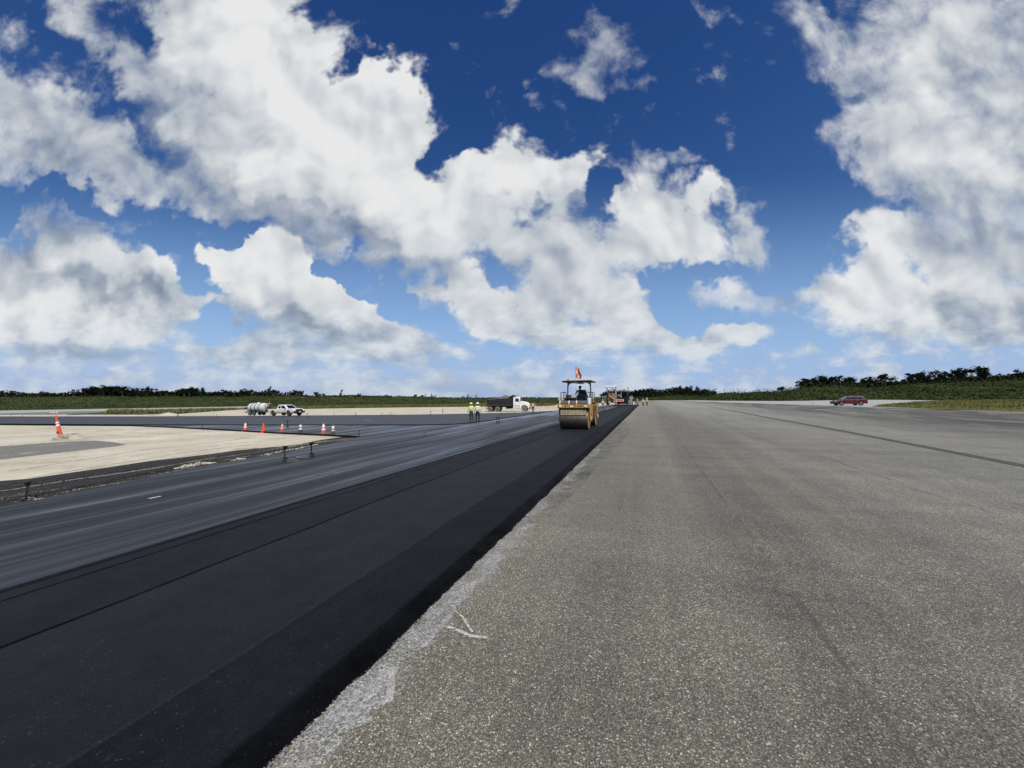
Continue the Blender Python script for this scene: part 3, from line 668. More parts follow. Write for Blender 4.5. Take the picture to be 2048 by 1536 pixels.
M['drum'] = mat_plain('rolled_steel_drum', (.15, .125, .095), .5, .5, 2.5, metal=.3, dirt_shade=((.05, .04, .032), .95, .5, .25, .8))  # shade painted on the drum: its lower half is coloured darker
M['drumside'] = mat_plain('rusty_drum_side', (.42, .26, .12), .65, .4, 5)
M['hood'] = mat_plain('rubber_scraper_hood', (.10, .10, .105), .55, .3, 9)
M['tank'] = mat_plain('poly_tank', (.62, .63, .60), .5, .12, 3, spec=.4)
M['orange'] = mat_plain('orange_plastic', (.78, .115, .018), .55, .12, 6, dirt_shade=((.20, .10, .06), .5, 0, .3, .6))
M['orangered'] = mat_plain('faded_red_orange_plastic', (.70, .085, .035), .6, .12, 6)
M['pinkish'] = mat_plain('scuffed_collar', (.72, .52, .48), .6, .15, 8)
M['darkcone'] = mat_plain('soot_stained_cone', (.10, .030, .032), .7, .3, 6)
M['collar'] = mat_plain('reflective_white_collar', (.82, .82, .80), .4, .08, 6)
M['flagorange'] = mat_plain('flag_orange_cloth', (.80, .16, .03), .8, .1, 5)
M['flagwhite'] = mat_plain('flag_white_cloth', (.80, .76, .72), .8, .08, 5)
M['hivis'] = mat_plain('lime_safety_cloth', (.55, .72, .05), .8, .15, 6)
M['paleshirt'] = mat_plain('pale_yellow_shirt', (.74, .66, .42), .85, .12, 6)
M['orangevest'] = mat_plain('orange_safety_cloth', (.85, .24, .10), .8, .12, 6)
M['peachvest'] = mat_plain('faded_orange_cloth', (.75, .38, .20), .85, .15, 6)
M['skin'] = mat_plain('brown_skin', (.22, .115, .07), .6, .1, 6)
M['darkcloth'] = mat_plain('dark_trousers', (.020, .021, .026), .9, .25, 8, spec=.2)
M['greencloth'] = mat_plain('dark_green_trousers', (.030, .036, .026), .9, .3, 8, spec=.2)
M['boots'] = mat_plain('work_boots', (.030, .022, .016), .8, .2, 8)
M['hair'] = mat_plain('black_hair', (.010, .009, .008), .7, .2, 20)
M['hat'] = mat_plain('white_hard_hat', (.80, .80, .78), .35, .05, 5)
M['load'] = mat_plain('heap_of_millings', (.13, .12, .105), .95, .5, 5, bumpd=.05)
M['rock'] = mat_plain('coral_rubble', (.50, .46, .37), .95, .35, 8, bumpd=.02)
M['tarrock'] = mat_plain('tar_lump', (.022, .020, .018), .9, .4, 8, bumpd=.02)
M['rust'] = mat_plain('rusty_brown_steel', (.20, .075, .03), .8, .4, 6)
M['greymetal'] = mat_plain('grey_painted_steel', (.22, .22, .20), .6, .3, 4)
M['beige'] = mat_plain('beige_sheet_steel', (.42, .38, .27), .7, .2, 2)
M['rail'] = mat_plain('dark_handrail', (.014, .016, .020), .5, .2, 5)
M['signred'] = mat_plain('red_sign_paint', (.55, .03, .03), .5, .15, 6)
M['bluecloth'] = mat_plain('dark_blue_shirt', (.02, .028, .04), .9, .2, 6)
M['stake'] = mat_plain('black_light_fitting', (.012, .013, .016), .55, .25, 9)
M['pinkflag'] = mat_plain('pink_marker_tape', (.75, .16, .20), .8, .1, 9)

def wheel(parent, c, r, w, tyre='tyre', rim='silver', hub=None, dual=False):
    """wheel with its axle along y; c is the hub centre"""
    t = MB().lathe([(r * .60, -w / 2 + .01), (r * .93, -w / 2), (r, -w * .32), (r, w * .32), (r * .93, w / 2), (r * .60, w / 2 - .01)], c, 'y', 28)
    o = t.build('wheel', M[tyre], parent, smooth=True)
    side = 1 if c[1] > 0 else -1
    m_ = MB().lathe([(r * .02, side * w * .44), (r * .20, side * w * .44), (r * .22, side * w * .30), (r * .52, side * w * .33), (r * .58, side * w * .49), (r * .63, side * w * .47), (r * .63, -side * w * .3)], c, 'y', 28)
    if hub == 'spokes':
        for k in range(5):
            a = 2 * math.pi * k / 5
            m_.box((c[0] + math.cos(a) * r * .34, c[1] + side * w * .36, c[2] + math.sin(a) * r * .34), (r * .5, w * .2, r * .13), Matrix.Rotation(-a, 3, 'Y'))
    else:
        for k in range(8):
            a = 2 * math.pi * k / 8
            m_.lathe([(.001, side * w * .40), (r * .045, side * w * .4), (r * .045, side * w * .25)], (c[0] + math.cos(a) * r * .33, c[1], c[2] + math.sin(a) * r * .33), 'y', 6)
    m_.build('rim', M[rim], o, smooth=True)
    return o

# ------------------------------------------------------------------ pickup truck (x forward, y left)
def body_ring(x, hw, z0, z1, rr=.10, n=5):
    """half-round-cornered cross-section in the y-z plane"""
    pts = [(x, -hw, z0), (x, hw, z0)]
    for i in range(n + 1):
        a = math.pi / 2 * i / n; pts.append((x, hw - rr + rr * math.cos(a), z1 - rr + rr * math.sin(a)))
    for i in range(n + 1):
        a = math.pi / 2 * (1 + i / n); pts.append((x, -hw + rr + rr * math.cos(a), z1 - rr + rr * math.sin(a)))
    return pts
def side_profile(wheels, r, z0, top):
    """lower outline with wheel arches, then the top outline; both along +x"""
    low = []
    for cx, cz in wheels:
        low += [p for p in arc(cx, cz, r, 180, 0, 10)]
    out = [(top[0][0], z0)]
    for p in low: out.append((p[0], max(p[1], z0)))
    out.append((top[-1][0], z0))
    return out + top[::-1]
def make_pickup(loc, rz):
    t = empty('pickup_truck', loc, rz, 'white extended-cab pickup truck with dusty doors and black front bumper, towing the tank trailer', 'pickup truck')
    WB = ((-1.62, .42), (1.62, .42)); hw = .93
    top = [(-2.72, 1.06), (-1.0, 1.08), (-.95, 1.12), (.95, 1.14), (1.25, 1.16), (2.2, 1.10), (2.52, .98), (2.60, .80)]
    b = MB().prism(side_profile(WB, .50, .50, top), -hw, hw)
    b.build('body', M['white'], t, bevel=.045, seg=3)
    cab = []
    for x, z, w in ((-.98, 1.08, .80), (-.80, 1.62, .68), (-.55, 1.70, .64), (.25, 1.72, .64), (.50, 1.66, .66), (1.22, 1.13, .82)):
        cab.append([(x, -w, z), (x, w, z), (x, w * 1.0, 1.04), (x, -w, 1.04)] if False else (x, z, w))
    # cab as a loft from the belt line to the roof
    lo = [(-1.0, 1.09), (1.28, 1.13)]; hi = [(-.78, 1.70), (.42, 1.72)]
    secs = []
    for f in (0, .35, .7, .92, 1.0):
        xb = lo[0][0] + (hi[0][0] - lo[0][0]) * f; xf = lo[1][0] + (hi[1][0] - lo[1][0]) * f ** 1.08
        z = 1.09 + .62 * f + (.02 if f > .95 else 0); w = .86 - .17 * f - (.05 if f == 1.0 else 0)
        secs.append([(xb, -w, z), (xb, w, z), (xf - .06, w, z), (xf, w * .78, z), (xf, -w * .78, z), (xf - .06, -w, z)])
    MB().loft(secs).build('cab', M['white'], t, bevel=.03, seg=2)
    def side_glass(name, x0, x1, x2, x3, sgn):
        # quad on the sloping cab side: bottom x0-x1, top x2-x3
        def P(x, f): return (x, sgn * (.868 - .17 * f), 1.09 + .62 * f)
        q_ = [P(x0, .12), P(x1, .12), P(x3, .84), P(x2, .84)]
        MB().add([(a, b_ , c) for a, b_, c in q_] + [(a, b_ - sgn * .03, c) for a, b_, c in q_], [(0, 1, 2, 3), (7, 6, 5, 4), (0, 4, 5, 1), (1, 5, 6, 2), (2, 6, 7, 3), (3, 7, 4, 0)]).build(name, M['glass'], t)
    for sgn in (-1, 1):
        side_glass('window', -.08, 1.02, -.08, .40, sgn); side_glass('window', -.78, -.22, -.62, -.22, sgn)
        d = MB().box((.42, sgn * (hw + .004), .86), (1.15, .012, .46)).build('door', M['white'], t, bevel=.01)
        MB().box((-.05, sgn * (hw + .022), 1.00), (.16, .03, .035)).build('handle', M['white'], d)
        d = MB().box((-.52, sgn * (hw + .004), .86), (.60, .012, .46)).build('door', M['white'], t, bevel=.01)
        MB().box((.98, sgn * (hw + .14), 1.20), (.10, .22, .17)).build('mirror', M['black'], t, bevel=.02)
        for cx, cz in WB:
            MB().tube([(x, sgn * (hw + .005), z) for x, z in arc(cx, cz, .50, 175, 5, 12)], .035, 6).build('wheel_arch', M['white'], t)
        MB().box((2.42, sgn * .74, .93), (.22, .30, .15), RZ(sgn * 14)).build('headlight', M['lamp'], t, bevel=.02)
        MB().box((-2.73, sgn * .86, .88), (.03, .12, .30)).build('tail_light', M['redlamp'], t)
    # windscreen and rear window stand a little proud of the cab
    def wind(name, xs, w0, w1, off):
        (x0, z0), (x1, z1) = xs
        v = [(x0 + off, -w0, z0), (x0 + off, w0, z0), (x1 + off, w1, z1), (x1 + off, -w1, z1)]
        MB().add(v + [(a - off * 1.6, b_, c) for a, b_, c in v], [(0, 1, 2, 3), (7, 6, 5, 4), (0, 4, 5, 1), (1, 5, 6, 2), (2, 6, 7, 3), (3, 7, 4, 0)]).build(name, M['glass'], t)
    wind('windscreen', ((1.22, 1.17), (.50, 1.66)), .63, .52, .03); wind('rear_window', ((-.97, 1.18), (-.81, 1.60)), .60, .50, -.03)
    g_ = MB().box((2.585, 0, .90), (.05, 1.12, .30)).build('grille', M['black'], t, bevel=.05)
    MB().box((2.62, 0, .90), (.03, 1.0, .02)).box((2.62, 0, .96), (.03, 1.0, .02)).build('grille_bar', M['blackpaint'], g_)
    bp = MB().box((2.62, 0, .64), (.20, 1.82, .26)).box((2.60, 0, .50), (.14, 1.5, .12)).build('bumper', M['black'], t, bevel=.04)
    MB().box((2.73, 0, .62), (.01, .32, .16)).build('number_plate', M['whiteplain'], bp)
    MB().box((-2.82, 0, .60), (.14, 1.7, .18)).tube([(-2.8, 0, .5), (-3.05, 0, .5)], .04).build('bumper', M['silver'], t, bevel=.02)
    MB().box((-1.85, 0, 1.085), (1.62, 1.62, .03)).build('truck_bed', M['black'], t)
    MB().box((0, 0, .46), (4.6, .9, .16)).box((1.62, 0, .42), (.12, 1.5, .12)).box((-1.62, 0, .42), (.12, 1.5, .12)).build('chassis', M['dullblack'], t)
    for cx, cz in WB:
        for sgn in (-1, 1): wheel(t, (cx, sgn * .80, cz), .42, .28, 'tyre', 'dustyrim', 'spokes')
    return t
def make_tank_trailer(loc, rz):
    t = empty('tank_trailer', loc, rz, 'white strapped poly tank trailer on twin axles behind the pickup truck', 'trailer')
    prof = [(.05, -1.72), (.40, -1.70), (.60, -1.60), (.68, -1.42), (.70, -1.25)]
    for k in range(3):
        x = -.78 + k * .78
        prof += [(.70, x - .10), (.67, x - .04), (.67, x + .04), (.70, x + .10)]
    prof += [(.70, 1.25), (.68, 1.42), (.60, 1.60), (.40, 1.70), (.05, 1.72)]
    tk = MB().lathe(prof, (-.25, 0, 1.18), 'x', 32).build('tank', M['tank'], t, smooth=True)
    for k in range(3):
        x = -1.03 + k * .78
        MB().lathe([(.715, x - .03), (.722, x - .03), (.722, x + .03), (.715, x + .03)], (0, 0, 1.18), 'x', 32).build('strap', M['black'], tk, smooth=True)
    MB().lathe([(.20, 0), (.20, .08), (.16, .11), (.02, .12)], (-.25, 0, 1.86), 'z', 20).build('lid', M['whiteplain'], tk)
    MB().tube([(1.42, 0, .75), (1.62, 0, .75), (1.70, -.18, .72), (1.70, -.30, .5)], .05).tube([(1.5, .2, 1.5), (1.62, .25, 1.2), (1.65, .1, .85)], .03).build('outlet_pipe', M['dullblack'], t)
    f = MB()
    for y in (-.62, .62): f.box((-.15, y, .50), (3.9, .09, .12))
    for x in (-2.05, -1.0, 0, 1.0, 1.8): f.box((x, 0, .50), (.09, 1.16, .10))
    f.tube([(1.8, -.6, .5), (3.0, 0, .5)], .045).tube([(1.8, .6, .5), (3.0, 0, .5)], .045).box((3.05, 0, .50), (.24, .14, .12)).box((-2.13, 0, .5), (.07, 1.5, .14))
    f.build('chassis', M['black'], t)
    for s in (-1, 1):
        MB().prism([(-1.55, .66), (-1.45, .80), (.35, .80), (.45, .66), (.42, .66), (.33, .77), (-1.43, .77), (-1.52, .66)], s * .64, s * .93).build('mudguard', M['black'], t)
        for x in (-.98, -.12): wheel(t, (x, s * .78, .35), .35, .20, 'tyre', 'whiteplain')
    MB().tube([(2.3, 0, .1), (2.3, 0, .75)], .035).box((2.3, 0, .08), (.2, .2, .02)).build('jack_stand', M['silver'], t)
    return t
def make_engine_pump(parent_loc, rz):
    t = empty('water_pump', parent_loc, rz, 'rust red pump with cream motor on the front of the tank trailer', 'pump')
    MB().box((0, 0, .02), (.75, .7, .04)).box((-.3, -.3, -.1), (.05, .05, .2)).box((.3, -.3, -.1), (.05, .05, .2)).build('base', M['rust'], t)
    MB().tube([(-.3, .3, .04), (-.3, .3, .75), (.3, .3, .75), (.3, .3, .04)], .035).tube([(-.3, -.3, .04), (-.3, -.3, .75), (.3, -.3, .75), (.3, -.3, .04)], .035).build('frame', M['rust'], t)
    MB().box((.05, 0, .28), (.40, .38, .42)).build('motor', M['black'], t, bevel=.04)
    MB().lathe([(.02, 0), (.19, .02), (.2, .12), (.12, .2), (.02, .22)], (.12, 0, .78), 'z', 18).tube([(-.18, 0, .5), (-.18, 0, .86), (-.05, .0, .92)], .06).build('air_filter', M['cream'], t, smooth=True)
    return t

# ------------------------------------------------------------------ sport utility vehicle
def make_suv(loc, rz):
    t = empty('parked_car', loc, rz, 'dark red sport utility car with silver wheels on the far side of the old runway', 'car')
    hw = .94; WB = ((-1.42, .37), (1.45, .37))
    top = [(-2.36, .78), (-2.38, 1.00), (-2.25, 1.08), (-1.0, 1.06), (1.05, 1.02), (1.9, .92), (2.30, .76), (2.38, .55)]
    MB().prism(side_profile(WB, .42, .34, top), -hw, hw).build('body', M['red'], t, bevel=.07, seg=3)
    secs = []
    for f in (0, .3, .6, .88, 1.0):
        xb = -2.28 + .42 * f ** 1.2; xf = 1.15 - .98 * f ** 1.05
        z = 1.03 + .62 * f - (.0 if f < 1 else -.015); w = .88 - .20 * f - (.06 if f == 1.0 else 0)
        secs.append([(xb, -w * .86, z), (xb, w * .86, z), (xb + .15, w, z), (xf - .08, w, z), (xf, w * .75, z), (xf, -w * .75, z), (xf - .08, -w, z), (xb + .15, -w, z)])
    MB().loft(secs).build('cabin', M['red'], t, bevel=.03)
    for sgn in (-1, 1):
        for x0, x1, x2, x3 in ((.0, .86, .0, .28), (-.92, -.08, -.92, -.08), (-1.78, -1.02, -1.58, -1.02)):
            def P(x, f): return (x, sgn * (.890 - .20 * f), 1.03 + .62 * f)
            q_ = [P(x0, .10), P(x1, .10), P(x3, .78), P(x2, .78)]
            MB().add(q_ + [(a, b_ - sgn * .03, c) for a, b_, c in q_], [(0, 1, 2, 3), (7, 6, 5, 4), (0, 4, 5, 1), (1, 5, 6, 2), (2, 6, 7, 3), (3, 7, 4, 0)]).build('window', M['glass'], t)
        for x0, x1 in ((-.98, -.06), (-.02, .98)):
            d = MB().box(((x0 + x1) / 2, sgn * (hw + .003), .72), (x1 - x0, .012, .52)).build('door', M['red'], t, bevel=.02)
            MB().box((x0 + .12, sgn * (hw + .02), .90), (.18, .03, .03)).build('handle', M['silver'], d)
        MB().tube([(-1.7, sgn * .62, 1.70), (-1.5, sgn * .63, 1.73), (-.1, sgn * .63, 1.73), (.1, sgn * .62, 1.69)], .018, 6).build('roof_rail', M['black'], t)
        MB().box((.92, sgn * (hw + .10), 1.08), (.10, .2, .13)).build('mirror', M['red'], t, bevel=.03)
        MB().box((2.22, sgn * .70, .78), (.30, .34, .13), RZ(-sgn * 24)).build('headlight', M['lamp'], t, bevel=.03)
        MB().box((-2.36, sgn * .74, .93), (.08, .34, .17)).build('tail_light', M['redlamp'], t, bevel=.03)
        MB().box((0, sgn * (hw - .01), .35), (1.9, .06, .14)).build('side_sill', M['black'], t, bevel=.02)
    v = [(-2.315, -.64, 1.09), (-2.315, .64, 1.09), (-2.02, .54, 1.55), (-2.02, -.54, 1.55)]
    MB().add(v + [(a + .06, b_, c) for a, b_, c in v], [(0, 1, 2, 3), (7, 6, 5, 4), (0, 4, 5, 1), (1, 5, 6, 2), (2, 6, 7, 3), (3, 7, 4, 0)]).build('rear_window', M['glass'], t)
    v = [(1.13, -.60, 1.08), (1.13, .60, 1.08), (.32, .50, 1.58), (.32, -.50, 1.58)]
    MB().add(v + [(a - .06, b_, c) for a, b_, c in v], [(0, 1, 2, 3), (7, 6, 5, 4), (0, 4, 5, 1), (1, 5, 6, 2), (2, 6, 7, 3), (3, 7, 4, 0)]).build('windscreen', M['glass'], t)
    MB().box((-2.39, 0, .47), (.14, 1.76, .26)).build('bumper', M['black'], t, bevel=.05)
    MB().box((2.36, 0, .42), (.12, 1.7, .22)).build('bumper', M['black'], t, bevel=.05)
    MB().box((2.37, 0, .64), (.04, .9, .14)).build('grille', M['black'], t)
    MB().box((-2.415, 0, .76), (.012, .26, .12)).build('number_plate', M['whiteplain'], t)
    MB().box((-2.02, 0, 1.665), (.26, 1.14, .035)).build('spoiler', M['red'], t, bevel=.012)
    for cx, cz in WB:
        for sgn in (-1, 1): wheel(t, (cx, sgn * .82, cz), .37, .24, 'tyre', 'silver', 'spokes')
    return t

# ------------------------------------------------------------------ dump truck
def make_dump_truck(loc, rz):
    t = empty('dump_truck', loc, rz, 'dump truck with white cab and black bed heaped with grey millings', 'dump truck')
    # bed
    b = MB()
    x0, x1, z0, z1, w = -3.95, .85, 1.22, 2.38, 1.22
    b.prism([(x0, z0), (x1, z0), (x1 + .05, 2.55), (x1 - .15, 2.52), (x0 + .4, z1 - .12), (x0 - .12, z1 - .05)], -w, -w + .06)
    b.prism([(x0, z0), (x1, z0), (x1 + .05, 2.55), (x1 - .15, 2.52), (x0 + .4, z1 - .12), (x0 - .12, z1 - .05)], w - .06, w)
    b.box(((x0 + x1) / 2, 0, z0 + .03), (x1 - x0, 2 * w - .12, .06)).box((x1, 0, 1.95), (.07, 2 * w - .12, 1.45))
    bed = b.build('bed', M['blackpaint'], t, bevel=.015)
    r = MB()
    for s in (-1, 1):
        r.box(((x0 + x1) / 2, s * (w + .02), 1.78), (x1 - x0 - .1, .05, .08)).box(((x0 + x1) / 2, s * (w + .02), 1.30), (x1 - x0 - .1, .06, .16))
        for x in (-3.85, -2.3, -.75, .75): r.box((x, s * (w + .03), 1.80), (.09, .06, 1.0))
    r.build('rib', M['blackpaint'], bed)
    MB().prism([(x1 - .7, 2.48), (x1 + .05, 2.98), (x1 + .92, 3.00), (x1 + .92, 3.05), (x1, 3.05), (x1 - .75, 2.56)], -1.15, 1.15).prism([(x1 - .7, 2.40), (x1 + .1, 2.45), (x1 + .1, 3.0)], -1.2, -1.14).prism([(x1 - .7, 2.40), (x1 + .1, 2.45), (x1 + .1, 3.0)], 1.14, 1.2).build('cab_shield', M['dullblack'], bed)
    tg = MB().box((x0 - .08, 0, 1.82), (.08, 2.36, 1.10)).box((x0 - .14, 0, 1.4), (.06, 2.3, .1)).box((x0 - .14, 0, 2.25), (.06, 2.3, .1))
    for y in (-1.1, 0, 1.1): tg.box((x0 - .14, y, 1.82), (.06, .1, .95))
    tg = tg.build('tailgate', M['greymetal'], t)
    MB().tube([(x0 - .05, -1.16, 2.35), (x0 - .32, -1.16, 2.5), (x0 - .34, -1.16, 2.2)], .04, 6).tube([(x0 - .05, 1.16, 2.35), (x0 - .32, 1.16, 2.5), (x0 - .34, 1.16, 2.2)], .04, 6).build('hinge', M['dullblack'], tg)
    # the heaped load, part of what the truck carries: a lumpy mound
    rr = random.Random(5); V = []; F = []; nx, ny = 26, 12
    for i in range(nx):
        for j in range(ny):
            u, v = i / (nx - 1), j / (ny - 1)
            e = math.sin(math.pi * v) ** .6
            hgt = (.10 + .62 * math.exp(-((u - .70) / .22) ** 2) + .10 * math.exp(-((u - .2) / .2) ** 2)) * e
            hgt += (mnoise.noise((u * 9, v * 5, 3)) * .10) * e
            V.append((x0 + .1 + u * 4.6, -1.12 + v * 2.24, 2.15 + u * .2 + hgt))
    for i in range(nx - 1):
        for j in range(ny - 1): F.append((i * ny + j, (i + 1) * ny + j, (i + 1) * ny + j + 1, i * ny + j + 1))
    ld = link_mesh('gravel_load', V, F, M['load'], smooth=True); ld.location = loc; ld.rotation_euler = (0, 0, rz)
    tag(ld, 'grey heap of asphalt millings piled in the bed of the dump truck', 'gravel load')
    # cab with sloping screen, hood with curved wing
    secs = []
    for f, z in ((0, 1.02), (.45, 1.78), (.8, 2.36), (.95, 2.60), (1.0, 2.66)):
        xb = .98; xf = 2.32 - .30 * max(0, f - .45) / .55; wv = 1.06 - .14 * max(0, f - .45) / .55 - (.06 if f == 1 else 0)
        secs.append([(xb, -wv, z), (xb, wv, z), (xf - .08, wv, z), (xf, wv * .8, z), (xf, -wv * .8, z), (xf - .08, -wv, z)])
    cab = MB().loft(secs).build('cab', M['whiteplain'], t, bevel=.04)
    # the slope of the hood seen from the side, with its wheel arch
    hp = [(2.2, .95)] + [(p[0], p[1]) for p in arc(3.02, .52, .66, 142, 8, 10)] + [(3.84, .62), (3.92, .80), (3.90, 1.18), (3.70, 1.50), (3.2, 1.70), (2.6, 1.80), (2.2, 1.86)]
    MB().prism(hp, -1.06, -.62).prism(hp, .62, 1.06).build('wing', M['whiteplain'], t, bevel=.05, seg=3)
    MB().prism([(2.2, .9), (3.86, .9), (3.92, 1.2), (3.74, 1.56), (3.2, 1.76), (2.6, 1.86), (2.2, 1.92)], -.66, .66).build('bonnet', M['whiteplain'], t, bevel=.06, seg=3)
    MB().box((3.92, 0, 1.10), (.06, .95, .55)).build('grille', M['silver'], t, bevel=.03)
    MB().box((3.98, 0, .62), (.18, 2.15, .28)).build('bumper', M['blackpaint'], t, bevel=.05)
    for s in (-1, 1):
        def P(x, z): return (x, s * (1.068 - .14 * max(0, (z - 1.75) / .9)), z)
        q_ = [P(1.28, 1.84), P(2.12, 1.72), P(1.98, 2.42), P(1.36, 2.42)]
        MB().add(q_ + [(a, b_ - s * .05, c) for a, b_, c in q_], [(0, 1, 2, 3), (7, 6, 5, 4), (0, 4, 5, 1), (1, 5, 6, 2), (2, 6, 7, 3), (3, 7, 4, 0)]).build('window', M['glass'], t)
        d = MB().box((1.68, s * 1.064, 1.36), (.98, .02, .66)).build('door', M['whiteplain'], t, bevel=.02)
        MB().box((1.34, s * 1.09, 1.52), (.16, .04, .05)).build('handle', M['black'], d)
        st = MB().box((1.72, s * 1.0, .80), (1.5, .34, .48)).build('side_tank', M['whiteplain'], t, bevel=.06)
        MB().box((1.72, s * 1.19, 1.06), (1.2, .05, .06)).box((1.72, s * 1.19, .70), (1.2, .05, .03)).build('step', M['dullblack'], st)
        MB().box((2.36, s * 1.28, 2.05), (.06, .20, .42)).tube([(2.2, s * 1.0, 2.3), (2.36, s * 1.26, 2.28)], .02).build('mirror', M['black'], t, bevel=.02)
        MB().box((3.80, s * .86, 1.10), (.18, .26, .20), RZ(-s * 25)).build('headlight', M['lamp'], t, bevel=.04)
        MB().tube([(.70, s * .98, .55), (.70, s * .98, 1.15)], .16, 12).build('air_tank', M['dullblack'], t)
    q_ = [(2.34, -.84, 1.86), (2.34, .84, 1.86), (2.06, .74, 2.50), (2.06, -.74, 2.50)]
    MB().add(q_ + [(a - .05, b_, c) for a, b_, c in q_], [(0, 1, 2, 3), (7, 6, 5, 4), (0, 4, 5, 1), (1, 5, 6, 2), (2, 6, 7, 3), (3, 7, 4, 0)]).build('windscreen', M['glass'], t)
    MB().tube([(.92, -.7, 1.6), (.92, -.7, 2.98)], .07, 10).build('exhaust_stack', M['silver'], t)
    MB().tube([(2.25, .9, 2.4), (2.15, .98, 3.15)], .015, 6).build('aerial', M['black'], t)
    MB().box((1.1, .5, 2.72), (.3, .5, .12)).build('roof_box', M['whiteplain'], t, bevel=.03)
    MB().box((-.1, .42, .95), (7.6, .1, .26)).box((-.1, -.42, .95), (7.6, .1, .26)).box((-2.9, 0, .62), (1.9, 1.2, .22)).box((0, -.75, .72), (.8, .4, .4)).box((0, .75, .72), (.8, .4, .4)).box((3.02, 0, .52), (.16, 1.8, .16)).build('chassis', M['dullblack'], t)
    for s in (-1, 1):
        MB().box((-4.0, s * .92, .68), (.03, .55, .62)).build('mud_flap', M['black'], t)
        wheel(t, (3.02, s * .92, .52), .52, .30, 'dustytyre', 'whiteplain')
        for x in (-3.32, -1.96): wheel(t, (x, s * .88, .52), .52, .52, 'dustytyre', 'whiteplain')
    return t

